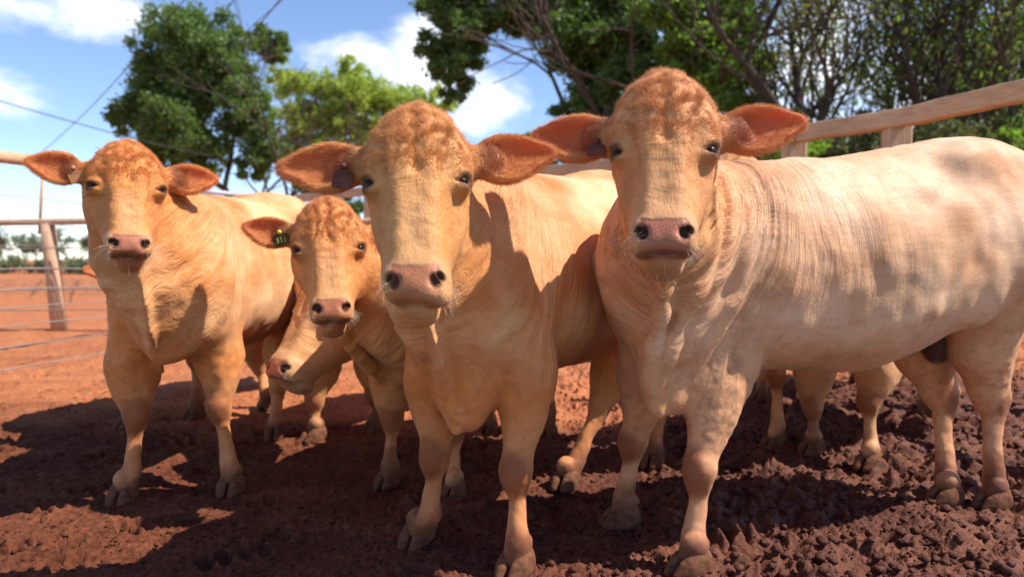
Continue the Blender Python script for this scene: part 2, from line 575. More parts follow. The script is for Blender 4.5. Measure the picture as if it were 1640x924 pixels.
def build_cow(c):
    """c: dict of measurements; every animal is modelled from its own joints"""
    fore = np.array(c['fore'], float); hind = np.array(c['hind'], float)   # mid points between the feet (x, y)
    fw = unit(np.append(fore - hind, 0)); lf = np.array([-fw[1], fw[0], 0])
    yaw = math.atan2(fw[1], fw[0])
    O = np.array([fore[0], fore[1], 0.0])
    L = np.linalg.norm(fore - hind)
    toL = np.stack([fw, lf, [0, 0, 1]])
    def loc(p): return toL @ (np.array(p, float) - O)
    def ldir(v): return toL @ np.array(v, float)
    s = c.get('size', 1.0)          # girth and height factor
    root = empty(c.get('name', 'bull'), tuple(O), yaw)
    tag(root, c['label'], c.get('cat', 'bull'), 'cattle standing in the corral')
    # head frame in local coordinates
    E = loc(c['eye'])
    tocam = np.array([0, 0, CAM_H]) - c['eye']; tocam[2] = 0; tocam = unit(tocam)
    hy, hp, hr = [math.radians(a) for a in c['head']]      # turn (to image left +), face tilted up, roll
    right = np.array([-tocam[1], tocam[0], 0.0])   # image right when seen from the camera is +? (checked below)
    if right[0] < 0: right = -right
    yv = unit(tocam * math.cos(hy) - right * math.sin(hy))
    yv = unit(yv * math.cos(hp) + np.array([0, 0, 1]) * math.sin(hp))
    zv = unit(np.array([0, 0, 1]) - yv * yv[2])
    xv = np.cross(yv, zv)
    zr = zv * math.cos(hr) + xv * math.sin(hr); xr = np.cross(yv, zr)
    H = np.stack([ldir(xr), ldir(yv), ldir(zr)])            # rows: head axes in local coordinates
    hs = c.get('hs', 1.0)
    zl = c.get('zl', 1.0); zt = c.get('zt', 1.15)
    def hp_(x, y, z):
        z *= zl if z < 0 else zt
        return E + (H.T @ (np.array([x, y, z]) * hs))
    g = c.get('cell', .0055)
    top = c.get('top', [(.22, .95), (.10, 1.10), (-.05, 1.17), (-.35, 1.16), (-.75, 1.19), (-1.1, 1.25), (-1.3, 1.24), (-1.48, 1.14), (-1.62, .98)])
    bot = c.get('bot', [(.22, .72), (.10, .58), (-.05, .52), (-.35, .50), (-.75, .50), (-1.1, .58), (-1.3, .66), (-1.48, .78), (-1.62, .90)])
    wid = c.get('wid', [(.22, .06), (.10, .125), (-.05, .185), (-.35, .265), (-.75, .295), (-1.1, .27), (-1.3, .235), (-1.48, .17), (-1.62, .07)])
    ls = L / 1.27
    topx = np.array([a * ls if a < 0 else a for a, b in top]); topz = np.array([b for a, b in top]) * s
    botz = np.interp(-np.array([a for a, b in top]), -np.array([a for a, b in bot]), [b for a, b in bot]) * s
    wd = np.interp(-np.array([a for a, b in top]), -np.array([a for a, b in wid]), [b for a, b in wid]) * s * c.get('fat', 1.0)
    # bounding box of the animal
    pts = [loc(j) for leg in c['legs'] for j in leg]
    pts += [hp_(sx * .36, -.2, 0) for sx in (-1, 1)] + [hp_(0, .12, -.36), hp_(0, -.2, .26), hp_(0, .1, .26)]
    pts += [np.array([topx[-1] - .12, 0, .5]), np.array([.2, 0, .5])]
    pts = np.array(pts)
    lo = np.minimum(pts.min(0) - .08, [-9, -.36 * s, 0]); lo[0] = pts[:, 0].min() - .1; lo[2] = -.03
    hi = np.maximum(pts.max(0) + .08, [0, .36 * s, 1.36 * s])
    lo[1] = min(lo[1], -.36 * s)
    f = Field(lo, hi, g)
    # torso
    tp = [(topx[i], 0, (topz[i] * .47 + botz[i] * .53)) for i in range(len(topx))]
    tr = [(wd[i], topz[i] - tp[i][2], tp[i][2] - botz[i]) for i in range(len(topx))]
    f.loft(tp, tr, k=.02, up=(0, 0, 1), sub=3)
    # hips, pins, spine
    nx = c.get('nx', .06)
    for sy in (-1, 1):
        f.ell((-1.02 * ls, sy * .17 * s, 1.13 * s), (.12, .07, .07), .05)
        f.ell((-.04, sy * .105 * s, .88 * s), (.15, .085, .25), .04, R=rotm('y', 15))       # shoulder blade
        f.ell((.05 + (nx - .06), sy * .105 * s, .72 * s), (.09, .07, .14), .04)
        f.ell((-1.30 * ls, sy * .125 * s, .90 * s), (.19, .115, .27), .05)                # thigh
        f.ell((-1.20 * ls, sy * .125 * s, 1.07 * s), (.17, .085, .12), .06)
        f.ell((-1.13 * ls, sy * .10 * s, 1.12 * s), (.15, .10, .10), .06)
        f.ell((-1.05 * ls, sy * .17 * s, .76 * s), (.11, .06, .13), .05)                 # stifle
    if 'pouch' in c:
        f.loft([loc(P(q[0], q[1], q[2])) for q in c['pouch']], [(q[3], q[3] * 1.1) for q in c['pouch']], k=.06, up=(1, 0, 0))
    else:
        f.loft([(-.1, 0, .64 * s), (.09, 0, .60 * s), (.13, 0, .56 * s)], [(.10, .11), (.075, .09), (.06, .07)], k=.05, up=(0, 1, 0), sub=2)
    blur(f, 4 if g < .009 else 2)
    # tail
    tx = topx[-1]
    f.loft([(tx + .22, 0, 1.14 * s), (tx + .03, 0, 1.09 * s), (tx - .05, .01, .95 * s), (tx - .06, .02, .7 * s), (tx - .05, .02, .5 * s)],
           [.035, .035, .026, .018, .014], k=.04)
    f.loft([(tx - .05, .02, .52 * s), (tx - .05, .02, .42 * s), (tx - .045, .02, .30 * s)], [.018, .035, .012], k=.02)
    # legs
    fr = [(.082, .112), (.064, .076), (.043, .048), (.044, .047), (.025, .029), (.026, .031), (.034, .037), (.033, .038), (.039, .042)]
    hr_ = [(.085, .10), (.064, .085), (.046, .070), (.042, .056), (.028, .037), (.029, .036), (.036, .039), (.033, .038), (.039, .042)]
    feet = []
    lk = c.get('legk', 1.0)
    for i, leg in enumerate(c['legs']):
        J = [loc(j) for j in leg]      # elbow/stifle, knee/hock, fetlock, hoof
        e, k_, ft, hf = J
        if i < 2:
            pth = [e, e * .55 + k_ * .45, e * .16 + k_ * .84 + np.array([.004, 0, 0]), k_ + np.array([.006, 0, 0]), k_ * .62 + ft * .38, k_ * .28 + ft * .72, ft, ft * .45 + hf * .55, hf + np.array([-.012, 0, .066])]
            R = fr
            up_j = np.array([.02, math.copysign(.13, e[1]) * s, .84 * s])
            f.loft([up_j, (up_j + e) / 2 + np.array([-.01, 0, 0]), e], [(.075, .12), (.078, .11), (.076, .10)], k=.05, up=(1, 0, 0))
        else:
            pth = [e, e * .5 + k_ * .5, e * .14 + k_ * .86, k_ + np.array([-.012, 0, .0]), k_ * .66 + ft * .34, k_ * .28 + ft * .72, ft, ft * .45 + hf * .55, hf + np.array([-.012, 0, .066])]
            R = hr_
            up_j = np.array([-1.22 * ls, math.copysign(.13, e[1]) * s, .92 * s])
            f.loft([up_j, e], [(.12, .19), (.09, .115)], k=.06, up=(1, 0, 0), sub=1)
        f.loft(pth, [(a * lk, b * lk) for a, b in R], k=.045 if i < 2 else .05, up=(1, 0, 0), sub=4)
        f.ell(ft + np.array([-.038, 0, -.015]), (.012, .022, .014), .02)       # dew claws
        if i < 2:
            f.ell(k_ + np.array([.012, 0, -.005]), (.034 * lk, .040 * lk, .046), .03)      # knee
            f.ell(e * .72 + k_ * .28 + np.array([.02, math.copysign(.018, e[1]), 0]), (.05, .048, .10), .04)
        else: f.ell(k_ + np.array([-.045, 0, .03]), (.028, .026, .045), .03)               # point of hock
        feet.append(hf)
    # neck
    nb = np.array([nx - .20, 0, .88 * s]); he = hp_(0, -.15, .0)
    nk = c.get('neck', 1.0)
    n1 = np.array([nx, 0, .88 * s]); mid = (n1 * .45 + he * .55) + np.array([0, 0, .0])
    f.loft([nb, n1, mid, he], [(.155, .22, .26), (.145 * nk, .20, .25), (.125 * nk, .145, .19), (.105, .12, .14)], k=.05, up=(0, 0, 1), sub=5)
    # dewlap
    F0 = f.F.copy() if c.get('ridges') or 'dewlap' in c else None
    ax = unit(ldir(-tocam))
    def on_skin(px, py, d0, off):
        dd = np.arange(1.5, 4.5, .004)
        pp = np.array([loc(P(px, py, d_)) for d_ in (1.5, 4.5)])
        pl = pp[0] + (pp[1] - pp[0]) * ((dd - 1.5) / 3.0)[:, None]
        ii = np.round((pl - f.lo) / g).astype(int)
        ok = ((ii >= 0) & (ii < f.n)).all(1)
        val = np.full(len(dd), 1.0); val[ok] = F0[ii[ok, 0], ii[ok, 1], ii[ok, 2]]
        hit = np.argmax(val < 0) if (val < 0).any() else None
        d1 = dd[hit] + off if hit is not None and abs(dd[hit] - d0) < .30 else d0
        return loc(P(px, py, d1))
    # folds of skin lying on the throat, neck and chest, wherever that surface is
    for (line, rads, off) in ([(c['dewlap'], c['dewr'], 0)] if 'dewlap' in c else []) + c.get('ridges', []):
        D = [on_skin(q[0], q[1], q[2], (q[3] if len(q) > 3 else off)) for q in line]
        rr_ = [(a, a * 1.4) if not hasattr(a, '__len__') else a for a in rads]
        D = np.array(D)
        if len(D) > 2: D[1:-1] = D[1:-1] * .6 + (D[:-2] + D[2:]) * .2
        f.loft(D, rr_, k=.022, up=ax, sub=5)
    F0 = None
    # head
    def HE(x, y, z, r, k=.03, mode='u', rot=None, both=True):
        for sx in ((1, -1) if both and x != 0 else (1,)):
            R = np.eye(3)
            if rot is not None:
                R = rotm(rot[0], rot[1])
                if sx < 0: M = np.diag([-1, 1, 1]); R = R @ M; 
            f.ell(hp_(x * sx, y, z), np.array(r) * hs * np.array([1, 1, zt if z > .033 and r[2] > .05 else 1]), k * hs, R=R @ H, mode=mode)
    def HL(pts, rad, k=.03, up=(0, 1, 0), mode='u', both=True, sub=3):
        for sx in ((1, -1) if both else (1,)):
            f.loft([hp_(p[0] * sx, p[1], p[2]) for p in pts], [tuple(np.atleast_1d(r) * hs) if hasattr(r, '__len__') else r * hs for r in rad], k=k * hs, up=H.T @ np.array(up, float), sub=sub, mode=mode)
    hw = c.get('hw', 1.0)
    HE(0, -.10, .058, (.124 * hw, .12, .088), .05)
    HE(0, -.082, .110, (.070 * hw, .070, .064), .05)
    HE(0, -.028, .048, (.100 * hw, .056, .092), .05)
    HE(.090, -.048, .034, (.042, .046, .036), .03)                # brow
    HL([(0, -.045, .03), (0, -.022, -.07), (0, -.006, -.17)], [(.084, .068), (.072, .060), (.064, .052)], .04, both=False)
    HL([(.03, -.01, .0), (.03, .008, -.10), (.03, .018, -.175)], [.034, .028, .026], .04)   # flat bridge
    HL([(.076, -.13, .0), (.070, -.095, -.08), (.056, -.06, -.14), (.040, -.045, -.20)], [(.050, .07), (.040, .062), (.033, .052), (.031, .040)], .045)
    HE(0, -.09, -.06, (.085, .09, .12), .05)
    HE(0, .004, -.203, (.068, .058, .050), .04)
    HE(.044, .026, -.204, (.033, .036, .034), .022)                # nostril wings
    HE(.032, .018, -.230, (.042, .038, .024), .018)                # upper lip
    HE(0, .030, -.218, (.046, .034, .030), .02)                    # pad
    HE(0, -.022, -.251, (.040, .040, .020), .010)                  # lower lip and chin
    HE(0, -.065, -.240, (.045, .045, .032), .03)
    # nostrils, mouth line
    HE(.045, .066, -.214, (.0110, .026, .0150), .008, 's', rot=('y', 25))
    HE(.059, .056, -.204, (.007, .022, .012), .006, 's', rot=('y', 45))
    HL([(0, .034, -.2440), (.03, .028, -.2450), (.050, .008, -.249)], [(.010, .0018)] * 3, .008, up=(0, 0, 1), mode='s')
    HL([(0, .075, -.222), (0, .066, -.247)], [.004, .005], .010, mode='s', both=False, sub=1)
    # forehead furrow and folds
    HL([(0, .032, .14), (0, .048, .08), (0, .040, .01)], [.006, .009, .004], .03, mode='s', both=False)
    # eyes
    ex, ey, ez = .104 * (hw * .4 + .6), -.026, -.002
    HE(ex - .002, ey - .008, ez, (.028, .034, .029), .03)
    HE(ex + .006, ey + .002, ez + .015, (.021, .024, .010), .012)     # upper lid
    HE(ex + .004, ey + .002, ez - .015, (.018, .020, .005), .012)
    HL([(ex + .030, ey + .006, ez), (ex + .014, ey + .020, ez), (ex - .008, ey + .030, ez - .004)], [(.012, .0085), (.012, .0085), (.008, .003)], .006, up=(0, 0, 1), mode='s', sub=1)
    # ears
    ears = {}
    for sx, key in ((1, 'ear_l'), (-1, 'ear_r')):      # +x is image left
        lift, fwd, openr = c.get(key, (3, -8, 0))       # degrees
        if c.get(key, 1) is None: continue
        a, b_ = math.radians(lift), math.radians(fwd)
        u = np.array([sx * math.cos(a) * math.cos(b_), math.sin(b_), math.sin(a) * math.cos(b_)])
        vn = unit(np.cross(np.cross(u, [0, 0, 1]), u))        # up across the ear
        w = np.cross(u, vn) * sx * 1.0
        if w[1] < 0: w = -w
        o_ = math.radians(openr)
        w, vn = w * math.cos(o_) + vn * math.sin(o_), vn * math.cos(o_) - w * math.sin(o_)
        rt = np.array([sx * .098, -.095, c.get('earz', .084)])
        es = c.get('es', 1.0) * 1.27
        Re = np.stack([u, w, vn]) @ H
        def q(du, dw, dv, u=u, w=w, vn=vn, rt=rt, es=es): return E + H.T @ ((rt + (u * du + w * dw + vn * dv) * es) * hs)
        def rr(*r): return np.array(r) * hs * es
        f.loft([q(-.03, 0, 0), q(.03, .0, .0), q(.07, 0, .0)], [rr(.036, .036, .036), rr(.028, .034, .034), rr(.020, .036, .036)], k=.03 * hs, up=Re[2], sub=2)
        sub = Field(q(.11, 0, 0) - .16 * hs * es, q(.11, 0, 0) + .16 * hs * es, g)
        sub.ell(q(.100, 0, .000), rr(.068, .027, .056), .01, Re)
        sub.ell(q(.158, -.004, .008), rr(.062, .018, .030), .045, Re)
        sub.ell(q(.110, .018, .000), rr(.070, .025, .047), .006, Re, 's')
        sub.ell(q(.158, .013, .006), rr(.052, .020, .022), .012, Re, 's')
        sub.ell(q(.06, .030, .000), rr(.05, .024, .020), .012, Re, 's')
        # merge the ear's own little field
        a3 = np.round((sub.lo - f.lo) / g).astype(int)
        sh = (sub.lo - f.lo) / g - a3
        tri = resample(sub.F, sh)
        n3 = np.array(tri.shape)
        A = np.maximum(a3, 0); B = np.minimum(a3 + n3, f.n)
        v = f.F[A[0]:B[0], A[1]:B[1], A[2]:B[2]]
        d = tri[A[0]-a3[0]:B[0]-a3[0], A[1]-a3[1]:B[1]-a3[1], A[2]-a3[2]:B[2]-a3[2]]
        kk = .018 * hs; hh = np.maximum(kk - np.abs(v - d), 0) / kk
        v[...] = np.minimum(v, d) - hh * hh * F32(kk * .25)
        ears[key] = (q, Re, rr)
    for ff in c.get('extra', []): ff(f, loc, hp_)
    V, Q = f.mesh()
    del f
    V, Q = keep_largest(V, Q)
    V = relax(V, Q, 2, .35)
    # ------ coordinates for colouring
    hc = ((V - E) @ H.T) / hs
    hz = np.where(hc[:, 2] < 0, hc[:, 2] / zl, hc[:, 2] / zt)
    ax_, hy_ = np.abs(hc[:, 0]), hc[:, 1]
    N = vnormals(V, Q)
    headm = sst(.36, .22, np.linalg.norm((hc - np.array([0, -.02, -.05])) / np.array([.6, .8, 1.0]), axis=1))
    earm = np.zeros(len(V)); earin = np.zeros(len(V))
    for key, (q, Re, rr) in ears.items():
        e_ = (V - q(0, 0, 0)) @ Re.T / hs
        m_ = sst(.045, .09, e_[:, 0]) * (np.abs(e_[:, 2]) < .085) * (np.abs(e_[:, 1]) < .085) * (e_[:, 0] < .29)
        earm = np.maximum(earm, m_)
        earin = np.maximum(earin, m_ * sst(.1, .6, (N @ Re.T)[:, 1]) * sst(.056, .040, np.abs(e_[:, 2]) ))
    headm = headm * (1 - earm)
    # spine coordinate
    sp = np.array([[-1.7 * ls, 0, .85], [-1.1 * ls, 0, .85], [-.5 * ls, 0, .82], [0, 0, .84], n1 + [.02, 0, 0], mid, he, hp_(0, -.12, .05)])
    sp[:4, 2] *= s
    spd = spline(sp, 6); al = np.concatenate([[0], np.cumsum(np.linalg.norm(np.diff(spd, axis=0), axis=1))])
    W = np.zeros(len(V)); S_ = np.zeros(len(V)); C_ = np.zeros_like(V)
    for i in range(len(spd)):
        d2 = ((V - spd[i]) ** 2).sum(1)
        w = np.exp(-d2 / .012) + 1e-30 * np.exp(-np.minimum(d2, 9))
        if i == 0: D = np.zeros((len(spd), len(V)), F32)
        D[i] = d2
    dm = D.min(0)
    w = np.exp(-(D - dm) / .02)
    W = w.sum(0); S_ = (w * al[:, None]).sum(0) / W; C_ = (w.T @ spd) / W[:, None]
    rel = V - C_
    flow = np.stack([S_, np.arctan2(rel[:, 2], rel[:, 1]) * .3, np.linalg.norm(rel, axis=1) * .5], 1)
    s_w = al[18]; s_h = al[-1]                  # withers, head
    neckm = sst(s_w - .25, s_w + .02, S_) * (1 - headm) * (1 - earm)
    legm = sst(.62 * s, .48 * s, V[:, 2]) * sst(.0, .1, -(V[:, 0] * 0) + 1)
    low = V[:, 2] / s
    ribm = sst(-1.0 * ls, -.25 * ls, V[:, 0] + .25 * (V[:, 2] / s - .9)) * (1 - neckm) * sst(.5, .62, low)
    foldm = np.clip(neckm * 1.0 + ribm * .45, 0, 1) * sst(.42, .58, low)
    # folds of skin, pressed into the surface
    fa = c.get('foldamp', .007)
    w1 = fbm(V * 3.0 + c.get('seed', 0) * 7, 2) * .05
    c1 = perlin(np.stack([(S_ + w1) * 17, flow[:, 1] * 1.8, rel[:, 2] * .9 + c.get('seed', 0)], 1))
    c2 = perlin(np.stack([(S_ + w1 * .7) * 38, flow[:, 1] * 3, rel[:, 2] * 1.5 + 40], 1))
    ridge = (1 - np.abs(c1) * 2.2)
    disp = fa * neckm * sst(.4, .6, low) * (np.clip(ridge, -1, 1) * .9 + c2 * .45)
    disp += .0022 * ribm * c2 + .015 * fbm(V * 3.6 + 11, 3) * sst(.3, .6, low) * (1 - headm) * (1 - earm)
    disp += .0011 * sst(-1.2 * ls, -.9 * ls, V[:, 0]) * (1 - neckm) * np.sin((S_ + w1 * .6) * 70) * sst(.95, .8, low)
    disp += .006 * sst(-.2, -.6, V[:, 0]) * fbm(np.stack([V[:, 0] * 5 - V[:, 2] * 3, V[:, 1] * 5, V[:, 2] * 2.2], 1) + 70, 2) * sst(.5, .75, low)
    # wrinkled brow
    fore_ = headm * sst(-.02, .03, hz) * sst(-.02, .02, hy_) * sst(.16, .10, hz)
    wr = perlin(np.stack([(ax_ * 1.0 + hz * .35 + fbm(hc * 9 + 3, 2) * .03) * 62, hz * 14, hy_ * 6], 1))
    disp += c.get('wrinkle', .0038) * fore_ * wr * .35 * c.get('wrinkle', .0038) / .0038
    SX = hc[:, 0] + .010 * perlin(hc * 14 + c.get('seed', 0) * 5)
    def stroke(pts, w_, amp, both=True):
        p = spline(np.array(pts, float), 5); out = 0
        for sx in ((1, -1) if both else (1,)):
            d2 = np.full(len(V), 9.)
            for a, b in zip(p[:-1], p[1:]):
                ab = b - a; t = np.clip(((SX * sx - a[0]) * ab[0] + (hz - a[1]) * ab[1]) / (ab @ ab), 0, 1)
                d2 = np.minimum(d2, (SX * sx - a[0] - t * ab[0]) ** 2 + (hz - a[1] - t * ab[1]) ** 2)
            out = out + amp * np.exp(-d2 / (w_ * w_))
        return out
    k_f = .38 * c.get('wrinkle', .0038) / .0038
    frontm = headm * sst(-.05, -.01, hy_)
    disp += frontm * (k_f * (stroke([(.004, .18), (.010, .14), (-.008, .10), (.006, .06), (-.002, .025)], .008, -.0085, False)
        + stroke([(.018, .05), (.034, .035), (.056, .04)], .007, -.0060) + stroke([(.030, .085), (.052, .10), (.072, .085)], .007, -.0050)
        + stroke([(.040, .17), (.050, .12), (.038, .07), (.050, .03)], .0075, -.0042) + stroke([(.026, .16), (.028, .11), (.020, .06)], .012, .0040)
        + stroke([(.074, .145), (.080, .09), (.066, .045)], .007, -.0040) + stroke([(.062, .15), (.066, .09), (.056, .04)], .010, .0030))
        + stroke([(.088, .030), (.072, -.01), (.066, -.06)], .011, -.0045) + stroke([(.050, -.02), (.046, -.08), (.044, -.15)], .018, .0015)
        + stroke([(.084, -.055), (.078, -.10)], .024, -.0040) + stroke([(0, .165), (0, .14)], .022, .006, False)
        + stroke([(0, -.03), (0, -.13)], .020, -.0025, False))
    side = headm * sst(-.03, .0, -hz) * sst(.05, .07, ax_) * sst(.02, -.02, hy_)
    disp += .0015 * side * perlin(np.stack([ax_ * 8, hy_ * 60, hz * 20], 1))
    disp += .0018 * headm * fbm(hc * 26, 2) * sst(-.17, -.13, hz)
    # knobbly knees and tendons
    disp += .003 * legm * fbm(V * 22, 2)
    V = V + N * disp[:, None]
    V = V + (relax(V, Q, 3, .5) - V) * np.clip(neckm + .4, 0, 1)[:, None] * (1 - headm[:, None]) * (1 - earm[:, None])
    # ------ colours
    cb = np.array(c.get('col', (.62, .36, .18))); ch = np.array(c.get('colh', (.60, .31, .13)))
    cp = np.array(c.get('colp', (.70, .47, .28)))
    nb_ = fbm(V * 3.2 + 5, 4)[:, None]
    col = cb + (cp - cb) * np.clip(.5 + nb_ * .9, 0, 1) * sst(.45, .8, low)[:, None]  # paler lit tops and redder shaded lower body are put into the colour
    red = np.array([.50, .20, .075])
    hm = np.clip(neckm * sst(s_w + .05, s_w + .35, S_) + headm + earm, 0, 1)[:, None]
    col = col + (ch - col) * hm
    poll = (headm * sst(.12, .185, hz + .02 * fbm(hc * 20, 2)))[:, None]; col = col + (red - col) * poll * .42
    br_ = (headm * sst(.080, .0, ax_) * sst(.0, .05, hy_) * sst(-.0, -.09, hz + .02 * fbm(hc * 18, 2)) * sst(-.19, -.15, hz))[:, None]
    col = col + (np.array([.74, .47, .26]) - col) * br_ * .55
    swirl = fbm(np.stack([hc[:, 0] * 26, hz * 12, hy_ * 20], 1) + 3, 3)[:, None] * headm[:, None]
    col = col * (1 + .13 * swirl)
    n6 = fbm(hc * 30 + 9, 3)
    mz = headm * sst(-.155, -.185, hz)
    col = col + (np.array([.58, .34, .20]) - col) * (mz * .7)[:, None]
    chin = (headm * sst(-.246, -.255, hz))[:, None]; col = col + (np.array([.46, .23, .12]) - col) * chin * .6
    padm = headm * sst(.030, .045, hy_) * sst(-.182, -.192, hz - .25 * np.maximum(ax_ - .03, 0)) * sst(.060, .050, ax_) * sst(-.244, -.238, hz)
    lipm = headm * sst(-.236, -.242, hz) * sst(-.01, .01, hy_) * sst(-.264, -.254, hz) * sst(.06, .045, ax_) * .6
    wet = np.clip(padm + lipm * .6, 0, 1)
    nosec = np.array(c.get('nose', (.44, .17, .105)))
    col = col + (nosec * (1 + .25 * n6[:, None]) - col) * np.clip(padm + lipm, 0, 1)[:, None]
    nd = np.minimum(np.linalg.norm((np.stack([ax_, hy_, hz], 1) - [.046, .050, -.211]) / [.012, .026, .016], axis=1),
                    np.linalg.norm((np.stack([ax_, hy_, hz], 1) - [.057, .045, -.206]) / [.011, .024, .013], axis=1))
    nosm = headm * sst(1.2, .85, nd)
    col = col + (np.array([.055, .02, .016]) - col) * nosm[:, None]
    mou = headm * sst(.006, .003, np.abs(hz + .246)) * sst(.0, .01, hy_) * sst(.075, .06, ax_)
    col = col + (np.array([.12, .045, .03]) - col) * (mou * .7)[:, None]
    ed = np.linalg.norm((np.stack([ax_, hy_, hz], 1) - [ex + .016, ey + .012, ez]) / [.022, .026, .016], axis=1)
    eym = headm * sst(1.35, .8, ed)
    col = col + (np.array([.08, .035, .022]) - col) * (eym * .85)[:, None]
    col = col + (np.array([.60, .24, .10]) - col) * (earin * .7)[:, None]
    for key, (q, Re, rr) in ears.items():
        e_ = (V - q(0, 0, 0)) @ Re.T / hs
        ins = earin * (np.linalg.norm(e_, axis=1) < .32)
        base_ = ins * sst(.16, .06, e_[:, 0] + .02 * fbm(hc * 25, 2))
        col = col + (np.array([.22, .08, .035]) - col) * (base_ * .65)[:, None]
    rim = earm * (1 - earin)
    col = col + (np.array([.70, .36, .13]) - col) * (rim * .45)[:, None]  # rim highlight painted into the ear colour
    dn = fbm(V * 9 + 31, 4)
    # mud on knees, fetlocks and feet
    lgm = (sst(.52, .36, V[:, 2] / s) * (1 - headm))[:, None]
    col = col + (np.array([.72, .40, .22]) - col) * lgm * .5
    dirt = np.zeros(len(V))
    for i, leg in enumerate(c['legs']):
        J = [loc(j) for j in leg]
        dk = np.linalg.norm((V - (J[1] + [.035 if i < 2 else -.03, 0, -.01])) / [.07, .07, .085], axis=1)
        dirt = np.maximum(dirt, sst(1.15, .45, dk + dn * .4) * .85)
        df = np.linalg.norm((V - (J[2] + [0, 0, -.04])) / [.09, .08, .10], axis=1)
        dirt = np.maximum(dirt, sst(1.5, .5, df + dn * .6) * .8)
    dirt = np.maximum(dirt, .22 * sst(.42, .1, V[:, 2]) * np.clip(.6 + dn, 0, 1))
    fleck = sst(.30, .52, fbm(V * 34 + 60, 3)) * sst(.85, .35, V[:, 2] / s) * (1 - headm) * .28
    dirt = np.maximum(dirt, fleck)
    dirtc = np.array([.27, .088, .040])
    col = col + (dirtc - col) * dirt[:, None]
    foot = sst(.13, .05, V[:, 2] + dn * .05)
    col = col + (np.array([.16, .065, .038]) - col) * (foot * .8)[:, None]
    for (pp, rad, cc, st) in c.get('stains', []):
        q_ = loc(pp); dd = np.linalg.norm((V - q_) / np.array(rad), axis=1)
        sm = sst(1.2, .5, dd + dn * .7) * st * sst(-.15, .25, fbm(V * 60, 3))
        col = col + (np.array(cc) - col) * sm[:, None]
    for fn in c.get('paint', []): col = fn(V, col, loc)
    col = np.clip(col * c.get('warm', (1, .925, .79)), .005, .95)
    body = mesh_obj('body', V, Q, COAT, root)
    me = body.data
    def fat(name, v):
        a = me.attributes.new(name, 'FLOAT', 'POINT'); a.data.foreach_set('value', v.astype(np.float32))
    def vat(name, v):
        a = me.attributes.new(name, 'FLOAT_VECTOR', 'POINT'); a.data.foreach_set('vector', v.astype(np.float32).ravel())
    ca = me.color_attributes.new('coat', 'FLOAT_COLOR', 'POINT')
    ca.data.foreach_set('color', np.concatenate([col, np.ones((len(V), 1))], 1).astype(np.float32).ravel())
    fat('fold', foldm); fat('wet', wet * (1 - nosm)); fat('ear', earm * sst(.0, .3, earm)); fat('headm', headm * (1 - padm))
    vat('flow', flow); vat('hco', hc)
    # eyes
    for sx in (1, -1):
        ee = Field((-.03,) * 3, (.03,) * 3, .004)
        m = MB()
        uv = bmesh.new(); bmesh.ops.create_uvsphere(uv, u_segments=20, v_segments=14, radius=.0195 * hs)
        vv = [v.co[:] for v in uv.verts]; ff_ = [[x.index for x in fc.verts] for fc in uv.faces]; uv.free()
        eo = mesh_obj('eye', vv, ff_, M_EYE, root)
        eo.location = tuple(hp_((ex + .001) * sx, ey + .001, ez))
    # hooves
    for i, hf in enumerate(feet):
        ho = bpy.data.objects.new('hoof', HOOF); COL.objects.link(ho); ho.parent = root
        ho.location = (hf[0], hf[1], max(hf[2], 0) - c.get('sink', .018))
        k_ = loc(c['legs'][i][2]); dv = hf - k_
        ho.rotation_euler = (0, 0, math.radians(c.get('toe', (0, 0, 0, 0))[i]))
        sc_ = .95 * lk
        ho.scale = (sc_, sc_, sc_)
    r = Cow(); r.root = root; r.hp = hp_; r.H = H; r.E = E; r.V = V; r.N = N; r.hc = hc; r.hz = hz; r.ears = ears
    r.headm = headm; r.earm = earm; r.earin = earin; r.hs = hs; r.loc = loc; r.Q = Q; r.col = col
    return r

def rotm(axis, deg):
    a = math.radians(deg); c_, s_ = math.cos(a), math.sin(a)
    if axis == 'x': return np.array([[1, 0, 0], [0, c_, -s_], [0, s_, c_]])
    if axis == 'y': return np.array([[c_, 0, s_], [0, 1, 0], [-s_, 0, c_]])
    return np.array([[c_, -s_, 0], [s_, c_, 0], [0, 0, 1]])

def blur(f, r):
    """rounds off the joins between the masses of the trunk"""
    A = np.clip(f.F, -.12, .12)
    for ax in range(3):
        for _ in range(2):
            pad = [(0, 0)] * 3; pad[ax] = (r + 1, r)
            C = np.cumsum(np.pad(A, pad, mode='edge'), axis=ax, dtype=np.float64)
            hi_ = [slice(None)] * 3; lo_ = [slice(None)] * 3
            n = A.shape[ax]
            hi_[ax] = slice(2 * r + 1, 2 * r + 1 + n); lo_[ax] = slice(0, n)
            A = ((C[tuple(hi_)] - C[tuple(lo_)]) / (2 * r + 1)).astype(F32)
    f.F = A

def resample(A, sh):
    """shift a field by a fraction of a cell"""
    for ax in range(3):
        t = sh[ax]
        if t < 0: B = np.roll(A, -1, ax); A = A * (1 + t) + B * (-t)
        else: B = np.roll(A, 1, ax); A = A * (1 - t) + B * t
    return A.astype(F32)

def legs4(c_fore, c_hind):
    return c_fore + c_hind

def std_leg(hoof, kind, fw, s=1.0, lean=0.0):
    """default joints above a hoof; fw is the animal's forward direction"""
    h = np.array([hoof[0], hoof[1], 0.0]); f = np.array([fw[0], fw[1], 0.0])
    if kind == 'f':
        return [h + f * (-.04 - lean) + [0, 0, .60 * s], h + f * (-.01 - lean * .4) + [0, 0, .34 * s], h + f * (-.02) + [0, 0, .10], h]
    return [h + f * (.10 - lean) + [0, 0, .68 * s], h + f * (-.06 - lean * .4) + [0, 0, .43 * s], h + f * (-.015) + [0, 0, .11], h]

